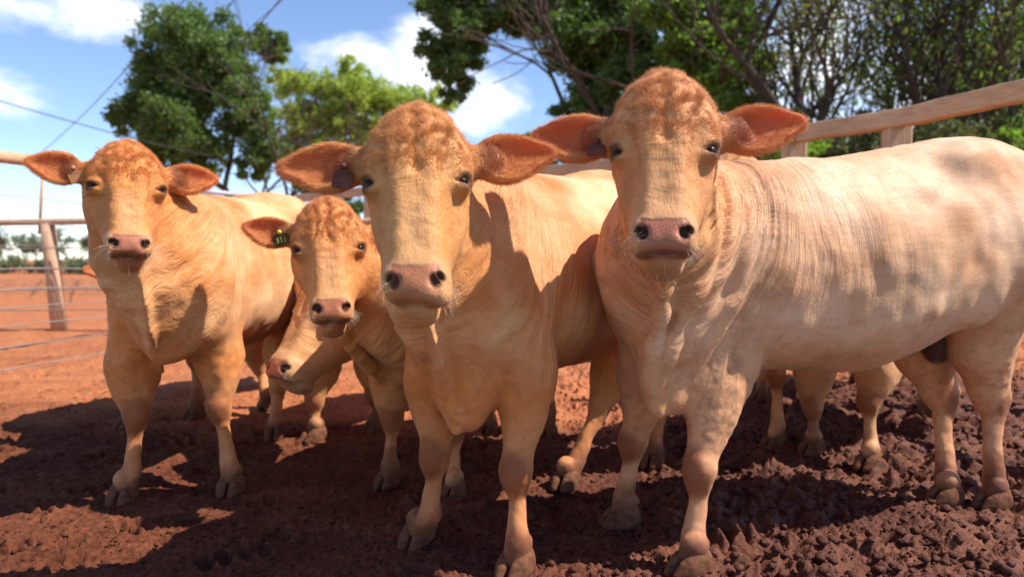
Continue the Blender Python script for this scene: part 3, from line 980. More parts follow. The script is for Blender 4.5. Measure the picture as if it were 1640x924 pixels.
def fur(r, name='hair', n=22000, seed=0, coat=0, length=.0145):
    """forelock and face hair, ear fringes and whiskers of one animal, rooted on its skin"""
    rg = np.random.default_rng(seed)
    V, N, hc, hz, H = r.V, r.N, r.hc, r.hz, r.H
    me = None
    area = np.linalg.norm(np.cross(V[r.Q[:, 2]] - V[r.Q[:, 0]], V[r.Q[:, 3]] - V[r.Q[:, 1]]), axis=1)
    def scatter(weight, k):
        w = weight[r.Q].mean(1) * area; w = w / w.sum()
        fi = rg.choice(len(r.Q), k, p=w)
        b = rg.dirichlet([1, 1, 1, 1], k)
        q = r.Q[fi]
        pos = (V[q] * b[:, :, None]).sum(1); nn = (N[q] * b[:, :, None]).sum(1)
        return pos, nn / (np.linalg.norm(nn, axis=1, keepdims=True) + 1e-9), q[:, 0]
    # face
    w = r.headm * sst(-.17, -.13, hz) * (.45 + sst(-.02, .04, hz)) * sst(-.16, -.08, hc[:, 1])
    p, nn, i = scatter(w, n)
    whorl = np.array([0, .04, .015])
    rad = (hc[i] - whorl) @ H
    rad[:] = rad / (np.linalg.norm(rad, axis=1, keepdims=True) + .01)
    tang = rad - nn * (rad * nn).sum(1)[:, None]
    z = hz[i]
    clump = np.stack([perlin(hc[i] * 34 + k * 31) for k in range(3)], 1)
    d = tang + nn * .20 + clump * (.65 * sst(.0, .06, z))[:, None]
    L = length * (.45 + .75 * sst(-.02, .08, z)) * rg.uniform(.6, 1.2, n)
    hair_obj('face_hair', r.root, p - nn * .001, d, L, M_FUR, .00042, 4, .22, .2, seed, r.col[i] * (1, .95, .9))
    # ears
    we = r.earm * (.35 + 1.0 * (1 - r.earin))
    if we.sum() > 0:
        k = n // 3
        p, nn, i = scatter(we, k)
        out = np.sign(hc[i][:, 0])[:, None] * H[0] * .9
        d = out + nn * .55
        hair_obj('ear_hair', r.root, p, d, .011 * rg.uniform(.5, 1.4, k), M_FUR, .00036, 3, .3, .1, seed + 1, np.clip(r.col[i] * 1.15, 0, 1))
    # whiskers
    ww = r.headm * sst(-.20, -.215, hz) * sst(-.05, .0, hc[:, 1]) * sst(.05, .062, np.abs(hc[:, 0])) + r.headm * sst(-.255, -.27, hz) * .25
    p, nn, i = scatter(ww, 80)
    hair_obj('whisker', r.root, p, nn + np.array([0, 0, -.25]), (.028 * rg.uniform(.4, 1.7, 80)), M_WHISK, .00022, 5, .25, .5, seed + 2)
    if coat:
        body = (1 - r.headm) * (1 - r.earm) * sst(.15, .3, V[:, 2])
        p, nn, i = scatter(body, coat)
        back = np.array([-1, 0, -.35]) + 0 * nn
        back = back - nn * (back * nn).sum(1)[:, None]
        cl = np.stack([perlin(p * 28 + k * 31) for k in range(3)], 1)
        d = back / (np.linalg.norm(back, axis=1, keepdims=True) + .05) + nn * .13 + cl * .20
        hair_obj('coat_hair', r.root, p - nn * .001, d, .008 * rg.uniform(.6, 1.3, coat), M_FUR, .0004, 3, .15, .1, seed + 3, r.col[i])

def plate(pts, th):
    """thin extruded outline in the x-z plane"""
    n = len(pts); v = []
    for y in (-th / 2, th / 2):
        for x, z in pts: v.append((x, y, z))
    f_ = [tuple(range(n)), tuple(range(2 * n - 1, n - 1, -1))]
    for i in range(n): f_.append((i, i + n, (i + 1) % n + n, (i + 1) % n))
    return v, f_

def ear_tag(r, key, mat, at, size, label=None, text=None, tilt=0, ink=None, bmat=None):
    q, Re, rr = r.ears[key]
    sx = 1 if key == 'ear_l' else -1
    w, h = size
    out = [(-.16, .5), (.16, .5), (.20, .30), (.46, .16), (.5, .05), (.5, -.42), (.42, -.5), (-.42, -.5), (-.5, -.42), (-.5, .05), (-.46, .16), (-.20, .30)]
    v, f_ = plate([(a * w, b * h) for a, b in out], .0022)
    o = mesh_obj('ear_tag', v, f_, mat, r.root, False)
    # the tag hangs down and faces the way the ear opens
    down = np.array([0, 0, 1.0]); n = Re[1] - down * (Re[1] @ down); n = unit(n)
    xx = unit(np.cross(n, down)) * 1.0
    a = math.radians(tilt)
    X = xx * math.cos(a) + down * math.sin(a); Z = down * math.cos(a) - xx * math.sin(a)
    M = np.stack([X, n, Z], 1)
    if np.linalg.det(M) < 0: M[:, 0] *= -1
    p = q(*at) + Z * (-.42 * h)
    mw = Matrix([list(M[0]) + [p[0]], list(M[1]) + [p[1]], list(M[2]) + [p[2]], [0, 0, 0, 1]])
    o.matrix_local = mw
    if label: o['label'] = label
    mb = MB(); mb.tube([(0, .001, .40 * h), (0, .007, .40 * h)], [.0085, .0075], 14)
    mb.build('button', bmat or mat, o)
    if text:
        cu = bpy.data.curves.new('print', 'FONT'); cu.body = text; cu.size = h * .50; cu.align_x = 'CENTER'; cu.align_y = 'CENTER'; cu.extrude = .0004
        tmp = bpy.data.objects.new('tag_print', cu); COL.objects.link(tmp)
        bpy.context.view_layer.update()
        me_ = bpy.data.meshes.new_from_object(tmp.evaluated_get(bpy.context.evaluated_depsgraph_get()))
        bpy.data.objects.remove(tmp)
        t = bpy.data.objects.new('tag_print', me_); COL.objects.link(t); t.parent = o
        me_.materials.clear(); me_.materials.append(ink or M_INK)
        t.location = (0, .0022, -.16 * h); t.rotation_euler = (math.pi / 2, 0, math.pi)
    return o

def ear_button(r, key, mat, at):
    q, Re, rr = r.ears[key]
    bm = bmesh.new(); bm.free()
    V, Q = [], []
    R_, r_ = .011, .0042
    n, m = 22, 8
    for i in range(n):
        for k in range(m):
            a, b = 2*math.pi*i/n, 2*math.pi*k/m
            V.append(((R_ + r_*math.cos(b))*math.cos(a), (R_ + r_*math.cos(b))*math.sin(a), r_*math.sin(b)))
            Q.append((i*m+k, ((i+1)%n)*m+k, ((i+1)%n)*m+(k+1)%m, i*m+(k+1)%m))
    o = mesh_obj('ear_button', V, Q, mat, r.root)
    p = q(*at); M = np.stack([Re[0], Re[2], Re[1]], 1)
    if np.linalg.det(M) < 0: M[:, 0] *= -1
    o.matrix_local = Matrix([list(M[0]) + [p[0]], list(M[1]) + [p[1]], list(M[2]) + [p[2]], [0, 0, 0, 1]])
    return o
# ---------------------------------------------------------------- the herd
def G(px, py):
    """where the photograph's pixel meets level ground"""
    d = FPX * CAM_H / max(py - 415.0, 1)
    for _ in range(4):
        z = P(px, py, d)[2]
        d *= CAM_H / (CAM_H - z)
    p = P(px, py, d); p[2] = 0
    return p
def mid2(a, b): return (np.array(a)[:2] + np.array(b)[:2]) / 2

PREVIEW_ONLY = None
CELL = 1.0
herd = {}
FUR = dict(bull3=(46000, 110000), bull2=(46000, 90000), bull1=(32000, 60000), steer=(24000, 30000), lowered=(6000, 0))

def make(key, c):
    if PREVIEW_ONLY and key not in PREVIEW_ONLY: return
    c['cell'] = c.get('cell', .0055) * CELL
    herd[key] = r = build_cow(c)
    if key in FUR: fur(r, n=FUR[key][0], coat=FUR[key][1], seed=c['seed'] * 10)

# --- big pale bull on the right
A = [P(1045, 590, 2.38), P(1017, 705, 2.41), P(999, 796, 2.42), G(995, 836)]
B = [P(1152, 590, 2.17), P(1124, 750, 2.09), P(1110, 862, 2.07), G(1106, 912)]
Cc = [P(1480, 560, 2.78), P(1508, 640, 2.80), P(1515, 758, 2.74), G(1514, 800)]
D = [P(1572, 555, 2.58), P(1588, 648, 2.64), P(1592, 765, 2.61), G(1590, 808)]
def scrotum(f, loc, hp_):
    p = loc(P(1500, 548, 2.64))
    f.loft([p + [0, 0, .07], p, p + [.0, 0, -.045]], [(.03, .03), (.045, .045), (.035, .035)], k=.02, up=(1, 0, 0))
def dark_scrotum(V, col, loc):
    p = loc(P(1500, 548, 2.64))
    m = sst(1.1, .8, np.linalg.norm((V - (p + [0, 0, -.01])) / [.06, .06, .075], axis=1))[:, None]
    return col + (np.array([.10, .045, .035]) - col) * m
make('bull3', dict(name='bull', fore=mid2(A[3], B[3]) + [0, 0], hind=mid2(Cc[3], D[3]), legs=[A, B, Cc, D],
    eye=P(1064, 237, 1.78), head=(0, 22, 0), hs=.96, zl=1.21, zt=1.52, warm=(1, .90, .84), size=1.03, ear_l=(8, -8, 0), ear_r=(10, -6, 0), es=1.0,
    top=[(.03, .92), (-.03, 1.08), (-.12, 1.14), (-.35, 1.14), (-.75, 1.18), (-1.1, 1.25), (-1.3, 1.24), (-1.48, 1.15), (-1.62, .98)],
    bot=[(.03, .68), (-.03, .56), (-.12, .51), (-.35, .50), (-.75, .50), (-.93, .55), (-1.1, .63), (-1.3, .66), (-1.48, .78), (-1.62, .90)],
    wid=[(.03, .07), (-.03, .13), (-.12, .19), (-.35, .265), (-.75, .295), (-1.1, .27), (-1.3, .235), (-1.48, .17), (-1.62, .07)],
    nx=-.06, pouch=[(1100, 540, 2.22, .115), (1075, 605, 2.15, .085), (1068, 640, 2.12, .05)],
    col=(.70, .40, .22), colh=(.70, .36, .15), colp=(.84, .62, .43), foldamp=.0095, seed=1,
    dewlap=[(1064, 436, 1.86, .0), (1060, 500, 1.96, -.025), (1050, 560, 2.02, -.03), (1036, 620, 2.05, -.025), (1052, 655, 2.08, .0)],
    dewr=[(.026, .04), (.020, .035), (.020, .032), (.020, .030), (.02, .03)],
    ridges=[([(1160, 285, 1.95), (1176, 330, 1.95), (1166, 410, 1.98), (1125, 500, 2.0), (1090, 575, 2.02)], [.010, .016, .018, .016, .010], -.004),
            ([(1190, 290, 2.0), (1208, 340, 2.0), (1196, 430, 2.02), (1158, 520, 2.03), (1110, 610, 2.05)], [.008, .013, .016, .014, .008], .005),
            ([(1140, 300, 1.9), (1150, 370, 1.9), (1130, 440, 1.93), (1085, 520, 1.98), (1062, 600, 2.0), (1050, 650, 2.05)], [.008, .013, .016, .018, .018, .012], -.008),
            ([(990, 400, 1.95), (1000, 490, 2.0), (1020, 580, 2.03), (1042, 648, 2.06)], [.008, .013, .014, .010], .004)],
    hw=1.10,
    extra=[scrotum], paint=[dark_scrotum], toe=(-8, 6, 0, 0),
    stains=[(P(1172, 640, 2.05), (.07, .10, .17), (.20, .12, .08), .45), (P(1470, 285, 2.55), (.10, .12, .035), (.12, .09, .08), .8),
            (P(1610, 290, 2.75), (.16, .16, .05), (.14, .10, .09), .7), (P(1575, 430, 2.5), (.05, .1, .07), (.10, .07, .06), .7)],
    label='large pale bull furthest right, broadest body, dried mud on its hip'))

# --- bull in the centre
A = [P(702, 600, 2.24), P(699, 728, 2.22), P(688, 822, 2.20), G(668, 868)]
B = [P(848, 590, 2.15), P(828, 752, 2.07), P(828, 862, 2.04), G(826, 912)]
Cc = [P(985, 590, 3.02), P(958, 655, 2.98), P(924, 735, 2.90), G(905, 775)]
D = [P(1065, 590, 3.22), P(1058, 650, 3.22), P(1048, 715, 3.18), G(1045, 740)]
make('bull2', dict(name='bull', fore=mid2(A[3], B[3]), hind=(.42, 3.12), legs=[A, B, Cc, D],
    eye=P(666, 286, 1.78), head=(5, 21, 2), hs=.97, zl=1.36, earz=.090, zt=1.42, size=.985, ear_l=(0, -4, 0), ear_r=(6, -4, 0),
    col=(.66, .245, .075), colh=(.69, .35, .14), colp=(.84, .60, .38), seed=2, foldamp=.006,
    dewlap=[(676, 500, 1.88, .0), (700, 545, 1.95, -.022), (708, 600, 2.0, -.024), (712, 645, 2.02, -.020), (728, 680, 2.06, .0)],
    dewr=[(.018, .03), (.014, .026), (.015, .028), (.013, .024), (.012, .02)],
    ridges=[([(768, 312, 1.95), (784, 390, 1.95), (768, 460, 1.95), (728, 520, 1.96)], [.007, .012, .012, .007], .004),
            ([(792, 315, 2.0), (812, 400, 2.0), (800, 480, 2.0), (765, 545, 2.0)], [.006, .010, .010, .006], .005),
            ([(820, 320, 2.05), (838, 400, 2.05), (828, 480, 2.05)], [.006, .008, .006], .005),
            ([(640, 500, 1.95), (668, 570, 1.98), (700, 640, 2.0), (730, 690, 2.05)], [.008, .011, .012, .008], .005),
            ([(702, 596, 1.98), (708, 606, 1.98), (710, 616, 1.98)], [.014, .019, .014], .0), ([(708, 626, 2.0), (712, 640, 2.0)], [.014, .015], .0)],
    hw=1.12,
    pouch=[(752, 540, 2.16, .125), (750, 610, 2.12, .095), (748, 662, 2.08, .055)], toe=(6, 0, 0, 0),
    label='tan bull in the centre, standing between the small horned steer and the large pale bull'))

# --- bull on the left
A = [P(215, 592, 2.74), P(221, 661, 2.70), P(210, 758, 2.68), G(197, 798)]
B = [P(352, 570, 2.86), P(352, 650, 2.81), P(367, 742, 2.78), G(370, 784)]
Cc = [P(400, 540, 4.05), P(418, 590, 4.18), P(426, 630, 4.12), G(426, 652)]
D = [P(455, 560, 3.70), P(445, 620, 3.76), P(441, 680, 3.68), G(441, 697)]
make('bull1', dict(name='bull', fore=mid2(A[3], B[3]), hind=(-1.27, 3.95), legs=[A, B, Cc, D],
    eye=P(205, 298, 2.40), head=(-4, 18, -2), hs=.86, zl=1.18, zt=1.22, hw=1.06, earz=.080, fat=.9, size=.97, ear_l=(8, -6, 0), ear_r=(4, -2, 0), es=.88,
    col=(.68, .275, .092), colh=(.68, .29, .095), colp=(.84, .58, .35), seed=3, foldamp=.007, cell=.006,
    dewlap=[(220, 414, 2.50, .0), (230, 470, 2.55, -.022), (236, 530, 2.58, -.028), (258, 588, 2.60, -.02)],
    dewr=[(.018, .04), (.018, .04), (.020, .04), (.014, .03)],
    ridges=[([(268, 318, 2.5), (282, 390, 2.5), (266, 470, 2.52), (244, 550, 2.55)], [.007, .013, .013, .008], .004),
            ([(290, 325, 2.55), (304, 400, 2.55), (290, 480, 2.58)], [.006, .011, .007], .005),
            ([(190, 410, 2.5), (200, 480, 2.52), (226, 550, 2.56)], [.007, .011, .009], .004)],
    pouch=[(285, 500, 2.72, .11), (270, 548, 2.66, .07), (262, 576, 2.62, .03)],
    label='orange tan bull furthest left in the herd, nearest the wire fence, facing the camera'))

# --- small horned steer between them
A = [P(632, 610, 2.92), P(630, 668, 2.89), P(624, 742, 2.86), G(622, 772)]
B = [P(735, 620, 2.82), P(728, 690, 2.78), P(726, 765, 2.74), G(726, 795)]
fw = unit([-.47, -.88, 0])
Cc = std_leg((-.12, 3.75), 'h', fw, .9); D = std_leg((.18, 3.62), 'h', fw, .9)
make('steer', dict(name='steer', cat='steer', fore=mid2(A[3], B[3]), hind=(.08, 3.72), legs=[A, B, Cc, D],
    eye=P(527, 396, 2.46), head=(3, 22, 3), hs=.88, zl=1.24, zt=1.42, hw=1.10, size=.84, fat=.85, ear_l=(14, -2, 0), ear_r=(4, -10, 0), es=.88,
    top=[(.22, .93), (.10, 1.05), (-.05, 1.12), (-.35, 1.13), (-.75, 1.15), (-1.1, 1.19), (-1.3, 1.18), (-1.48, 1.10), (-1.62, .98)],
    col=(.66, .30, .12), colh=(.70, .32, .12), colp=(.75, .45, .22), seed=4, foldamp=.006, wrinkle=.0065, cell=.0065, legk=.9,
    dewlap=[(545, 515, 2.56, .0), (568, 560, 2.64, .0), (606, 600, 2.72, .0)],
    dewr=[(.018, .03), (.02, .03), (.02, .03)],
    pouch=[(640, 540, 2.86, .11), (648, 585, 2.82, .075), (655, 605, 2.80, .04)],
    label='smaller steer with tiny horn buds and a numbered ear tag, between two bulls'))

# --- one with its head lowered behind the steer
fw = unit([-.6, -.8, 0])
h1 = G(503, 702); h2 = G(600, 688)
A = [P(512, 590, 3.66), P(506, 640, 3.64), P(503, 684, 3.62), h1]
B = [P(600, 585, 3.80), P(602, 630, 3.78), P(602, 672, 3.78), h2]
hm_ = mid2(h1, h2) - fw[:2] * 1.12
nrm = np.array([-fw[1], fw[0]])
make('lowered', dict(name='cow', cat='cow', fore=mid2(h1, h2), hind=hm_, legs=[A, B, std_leg(hm_ + nrm * .14, 'h', fw, .92), std_leg(hm_ - nrm * .14, 'h', fw, .92)],
    eye=P(496, 506, 2.98), head=(56, 24, 0), hs=1.12, zl=1.0, neck=1.35, size=.88, ear_l=(10, -30, 0), ear_r=(-5, -30, 0), es=.8,
    col=(.70, .36, .16), colh=(.72, .40, .20), colp=(.76, .46, .24), seed=5, cell=.008,
    label='cow lowering its head towards the ground behind the tagged steer'))

# --- behind the large pale bull
fw = unit([-.83, -.56, 0])
A = [P(1305, 590, 3.42), P(1303, 650, 3.40), P(1302, 702, 3.38), G(1300, 722)]
B = [P(1405, 590, 3.18), P(1392, 640, 3.14), P(1394, 715, 3.12), G(1392, 745)]
hm_ = mid2(A[3], B[3]) - fw[:2] * 1.14
nrm = np.array([-fw[1], fw[0]])
make('behind', dict(name='bull', fore=mid2(A[3], B[3]), hind=hm_, legs=[A, B, std_leg(hm_ + nrm * .16 + fw[:2] * .1, 'h', fw, 1), std_leg(hm_ - nrm * .14, 'h', fw, 1)],
    eye=P(1172, 292, 2.98), head=(10, 30, 0), hs=.95, size=1.06, ear_l=(4, -6, 0), ear_r=(16, -10, 0),
    top=[(.22, .93), (.10, 1.08), (-.05, 1.12), (-.35, 1.12), (-.75, 1.24), (-1.05, 1.39), (-1.25, 1.37), (-1.42, 1.25), (-1.55, 1.0)],
    col=(.64, .38, .22), colp=(.76, .52, .36), seed=6, cell=.009,
    label='bull mostly hidden behind the large pale bull, its rump showing above the back'))

def rear_cow(key, h1, h2, fw, label, eyeat=None, name='cow', eyeoff=(.42, 0, 1.02), head=(0, 30, 0), size=.98, col=(.70, .40, .20), hindat=None, seed=9):
    fw = unit(list(fw) + [0]); nrm = np.array([-fw[1], fw[0]])
    m = mid2(h1, h2); hm_ = m - fw[:2] * 1.18 if hindat is None else np.array(hindat)
    eye = np.array([m[0], m[1], 0]) + fw * eyeoff[0] + np.array([nrm[0], nrm[1], 0]) * eyeoff[1] + np.array([0, 0, eyeoff[2]])
    if eyeat is not None: eye = eyeat
    make(key, dict(name=name, cat=name, fore=m, hind=hm_, legs=[std_leg(h1, 'f', fw), std_leg(h2, 'f', fw), std_leg(hm_ + nrm * .15, 'h', fw), std_leg(hm_ - nrm * .15, 'h', fw)],
        eye=eye, head=head, hs=.95, size=size, col=col, colp=tuple(min(.8, v * 1.25) for v in col), seed=seed, cell=.011, label=label))
def pair(h, fw, w=.28, side=1):
    fw = unit(list(fw) + [0]); n = np.array([-fw[1], fw[0]])
    return np.array(h[:2]), np.array(h[:2]) + n * w * side
a, b = pair(G(1240, 714), (-.86, -.5), .28, -1)
rear_cow('rear_a', a, b, (-.86, -.5), 'cow behind the two big bulls with only its lower legs and ear showing', eyeoff=(.42, 0, .98), size=.90, seed=10)
a, b = pair(G(1284, 650), (-.8, -.6), .28, -1)
rear_cow('rear_b', a, b, (-.8, -.6), 'rearmost cow, its legs seen under the belly of the large pale bull', size=.88, eyeoff=(.42, 0, .9), seed=11)
a, b = pair(G(205, 682), (-.05, -1), .42, 1)
b = G(312, 667)
rear_cow('rear_c', a, b, (-.35, -.94), 'cow hidden behind the furthest left bull, only its lower legs showing', size=.86, eyeat=P(262, 440, 3.45), seed=12, col=(.45, .24, .12))

# tags, buttons and horns
if 'bull3' in herd:
    ear_tag(herd['bull3'], 'ear_l', M_TAGB, (.055, .03, -.022), (.048, .042), 'dark brown ear tag', tilt=4)
if 'bull2' in herd:
    ear_tag(herd['bull2'], 'ear_l', M_TAGB, (.070, .03, -.012), (.050, .062), 'dark reddish brown ear tag', tilt=6)
    ear_button(herd['bull2'], 'ear_r', M_TAGO, (.078, .012, .0))
if 'bull1' in herd:
    ear_tag(herd['bull1'], 'ear_l', M_TAGO, (.070, .03, -.004), (.045, .052), 'dusty orange ear tag', tilt=-20)
    ear_button(herd['bull1'], 'ear_r', M_TAGO, (.075, .012, .0))
if 'steer' in herd:
    r = herd['steer']
    ear_tag(r, 'ear_l', M_TAGD, (.078, .034, -.006), (.058, .050), 'dark ear tag with yellow digits', '311', tilt=-14, ink=M_INKW, bmat=M_TAGY)
    for sx in (1, -1):
        f = Field((-.04,) * 3, (.04,) * 3, .004)
        f.loft([(0, 0, -.02), (sx * -.008, 0, .0), (sx * .006, 0, .022)], [.018, .014, .006], k=.01, up=(0, 1, 0))
        V, Q = f.mesh(); V = relax(V, Q, 1)
        o = mesh_obj('horn', V @ r.H, Q, M_HORN, r.root); o.location = tuple(r.hp(sx * .112, -.09, .098))
# ---------------------------------------------------------------- ground
_pr = random.Random(12)
PRINTS = [((_pr.random() * 2 - 1) * (.3 + .8 * yy), yy, _pr.random() * 6.28) for yy in [1.7 + 4.2 * _pr.random() for _ in range(260)]]
def ground_height(x, y):
    """relief of the trampled soil (metres)"""
    p = np.stack([x, y, np.zeros_like(x)], 1)
    churn = sst(-.9, .9, x + .35 * fbm(p * .9 + 4, 2)) * sst(9, 5, y)          # heavier mud on the right
    near = sst(14, 7, y)
    h = .018 * fbm(p * 1.3 + 3, 3)
    w = p + .04 * np.stack([perlin(p * 6 + 9), perlin(p * 6 + 29), 0 * x], 1)
    lump = .35 + 1.3 * sst(-.5, .6, fbm(p * 2.1 + 50, 2))
    b1 = np.abs(perlin(w * 7 + 1)) * lump; b2 = np.abs(perlin(w * 15 + 5)) * lump; b3 = np.abs(perlin(w * 38 + 8)); b4 = perlin(w * 80 + 2)
    h += near * ((.010 + .036 * churn) * (b1 - .25) + (.012 + .030 * churn) * (b2 - .25) + (.015 + .010 * churn) * b3 + .0045 * b4)
    h += near * churn * .05 * np.maximum(perlin(p * 3.1 + 40), -.2)
    # cloven hoof prints pressed into the mud
    for (hx, hy, ha) in PRINTS:
        m_ = (np.abs(x - hx) < .12) & (np.abs(y - hy) < .12)
        if not m_.any(): continue
        c_, s_ = math.cos(ha), math.sin(ha)
        u_ = (x[m_] - hx) * c_ + (y[m_] - hy) * s_; v_ = -(x[m_] - hx) * s_ + (y[m_] - hy) * c_
        for q in (-.026, .026):
            rr_ = np.sqrt((u_ / .055) ** 2 + ((v_ - q) / .024) ** 2)
            h[m_] += -.030 * sst(1.15, .75, rr_) + .010 * np.exp(-((rr_ - 1.4) / .25) ** 2)
    return h - .012

def build_ground():
    nt, nr = 1050, 760
    # fan from a point behind the camera, denser across the picture
    u = np.linspace(-1, 1, nt); t = np.tan(u * math.radians(72) * (.62 + .38 * np.abs(u)))
    r = 1.9 + np.concatenate([np.linspace(-1.2, 3.2, 470, endpoint=False), 3.2 * (900 / 3.2) ** np.linspace(0, 1, nr - 470)])
    R, T = np.meshgrid(r, t, indexing='ij')
    X = (R + .6) * T; Y = R - .0
    x, y = X.ravel(), Y.ravel()
    z = np.zeros_like(x)
    m = y < 14
    z[m] = ground_height(x[m], y[m])
    z += .25 * sst(16, 60, y) * fbm(np.stack([x, y, 0 * x], 1) * .05, 2)
    i = np.arange(nt * nr).reshape(nr, nt)
    Q = np.stack([i[:-1, :-1], i[:-1, 1:], i[1:, 1:], i[1:, :-1]], -1).reshape(-1, 4)
    o = mesh_obj('ground', np.stack([x, y, z], 1), Q, M_SOIL)
    tag(o, kind='structure')
    a = o.data.attributes.new('wet', 'FLOAT', 'POINT')
    p = np.stack([x, y, 0 * x], 1)
    # dung-dark trodden soil near the herd, dry orange earth beyond it
    dark = sst(4.4, 3.2, y + .35 * (x + 1.5) * (x < -1.5) + .5 * fbm(p * .8, 3) - 1.6 * sst(.3, 1.8, x))
    dark = np.maximum(dark * .9, 0)
    a.data.foreach_set('value', dark.astype(np.float32))
    b = o.data.attributes.new('churn', 'FLOAT', 'POINT')
    b.data.foreach_set('value', (sst(-1.2, .8, x + .5 * fbm(p * 1.2 + 8, 2)) * sst(8, 4, y)).astype(np.float32))

def soil_material():
    m = MT('soil'); oc = m.objco()
    wet = m.attr('wet'); ch = m.attr('churn')
    n = m.noise(3.0, 6, .6, oc); n2 = m.noise(40, 5, .65, oc); n3 = m.noise(220, 3, .6, oc)
    dry = m.mix(m.mapr(n2, .3, .7), (.38, .125, .048), (.60, .245, .115))
    dry = m.mix(m.mapr(n, .35, .7), dry, m.mix(1.0, dry, (.78, .68, .62), 'MULTIPLY'))
    dk = m.mix(m.mapr(n2, .3, .72), (.055, .016, .009), (.18, .058, .030))
    dk = m.mix(m.math('MULTIPLY', ch, m.mapr(n, .3, .7)), dk, m.mix(1.0, dk, (.75, .62, .58), 'MULTIPLY'))
    w2 = m.math('ADD', wet, m.mapr(n, .3, .7, -.12, .12), clamp=True)
    c = m.mix(w2, dry, dk)
    c = m.mix(m.mapr(n3, .35, .7, 0, .4), c, m.mix(1.0, c, (.6, .55, .5), 'MULTIPLY'))
    h = m.math('ADD', m.math('MULTIPLY', n2, 1.0), m.math('MULTIPLY', n3, .35))
    rough = m.mapr(m.math('MULTIPLY', ch, w2), 0, 1, .95, .66)
    return m.done(m.bsdf(c, rough, m.mapr(ch, 0, 1, .1, .28), m.bump(h, .9, .012)))
M_SOIL = soil_material()
build_ground()

# loose clods and crumbs
def clods():
    rg = np.random.default_rng(5)
    bm = bmesh.new(); bmesh.ops.create_icosphere(bm, subdivisions=2, radius=1.0)
    base = np.array([v.co[:] for v in bm.verts]); tri = np.array([[v.index for v in f.verts] for f in bm.faces]); bm.free()
    kinds = []
    for k in range(10):
        d = base * (1 + .55 * fbm(base * 1.5 + k * 13, 3)[:, None]); d[:, 2] *= .75
        kinds.append(d)
    n = 26000
    y = 1.7 + 6.0 * rg.random(n) ** 1.5
    x = (rg.random(n) * 2 - 1) * (.80 * y + .3)
    keep = rg.random(n) < (.55 + .45 * sst(-1.0, .8, x)) 
    x, y = x[keep], y[keep]; n = len(x)
    z = ground_height(x, y)
    s = .0028 + .010 * rg.random(n) ** 3 * (.5 + sst(-.5, 1, x))
    V = []; Q = []
    off = 0
    for i in range(n):
        a = rg.random() * 6.28; c_, s_ = math.cos(a), math.sin(a)
        b = kinds[rg.integers(10)] @ np.array([[c_, -s_, 0], [s_, c_, 0], [0, 0, 1]]) * s[i]
        V.append(b + [x[i], y[i], z[i] + s[i] * .35]); Q.append(tri + off); off += len(b)
    o = mesh_obj('soil_clods', np.concatenate(V), np.concatenate(Q), M_SOIL)
    w = o.data.attributes.new('wet', 'FLOAT', 'POINT'); vv = np.concatenate(V)
    w.data.foreach_set('value', sst(4.6, 3.4, vv[:, 1] - 1.4 * sst(.3, 1.8, vv[:, 0])).astype(np.float32))
    b = o.data.attributes.new('churn', 'FLOAT', 'POINT')
    b.data.foreach_set('value', (sst(-1.2, .8, vv[:, 0]) * sst(8, 4, vv[:, 1])).astype(np.float32))
    tag(o, 'loose crumbs and clods of red soil scattered over the trampled ground', 'soil', kind='stuff')
clods()

# ---------------------------------------------------------------- fences
def wood(name, c0, c1, scale=(30, 3, 30)):
    m = MT(name); oc = m.objco()
    n = m.noise(1.0, 6, .65, m.scale(oc, scale), .6); n2 = m.noise(2.3, 4, .6, oc)
    c = m.mix(m.mapr(n, .3, .7), c0, c1)
    c = m.mix(m.mapr(n2, .35, .7, 0, .6), c, m.mix(1.0, c, (.62, .50, .44), 'MULTIPLY'))
    return m.done(m.bsdf(c, .8, .25, m.bump(n, .7, .01)))
M_RAIL = wood('rail_wood', (.48, .29, .16), (.68, .47, .29), (8, 8, 50))
M_POST = wood('post_wood', (.42, .26, .16), (.66, .47, .31), (40, 40, 3))
M_OLD = wood('old_wood', (.42, .25, .15), (.62, .42, .27), (30, 30, 4))
M_WIRE = simple('wire', (.26, .22, .19), .65, .3, 60)
M_STEEL = simple('steel', (.40, .42, .44), .45, .5, 30)

def PH(px, py, h):
    """point at height h that the photograph's pixel sees"""
    a, b = P(px, py, 1.0), P(px, py, 2.0)
    k = (h - a[2]) / (b[2] - a[2])
    return a + (b - a) * k

def squared(mb, a, b, w, h, seed=0):
    """a slightly uneven squared timber from a to b"""
    a, b = np.array(a, float), np.array(b, float)
    t = unit(b - a); up = np.array([0, 0, 1.0]) if abs(t[2]) < .9 else np.array([0, 1.0, 0]); s_ = unit(np.cross(t, up)); up = np.cross(s_, t)
    n = 9; rg = np.random.default_rng(seed); base = len(mb.v)
    L = np.linalg.norm(b - a)
    prof = [(-.5, -.42), (-.42, -.5), (.42, -.5), (.5, -.42), (.5, .42), (.42, .5), (-.42, .5), (-.5, .42)]
    for i in range(n):
        q = a + (b - a) * i / (n - 1) + up * rg.normal(0, .0015) + s_ * rg.normal(0, .0015)
        for u, v in prof: mb.v.append(q + s_ * u * w * (1 + rg.normal(0, .008)) + up * v * h * (1 + rg.normal(0, .008)))
    m = len(prof)
    for i in range(n - 1):
        for k in range(m):
            k2 = (k + 1) % m
            mb.f.append((base+i*m+k, base+i*m+k2, base+(i+1)*m+k2, base+(i+1)*m+k))
    mb.f.append(tuple(base + k for k in range(m - 1, -1, -1))); e = base + (n - 1) * m; mb.f.append(tuple(e + k for k in range(m)))

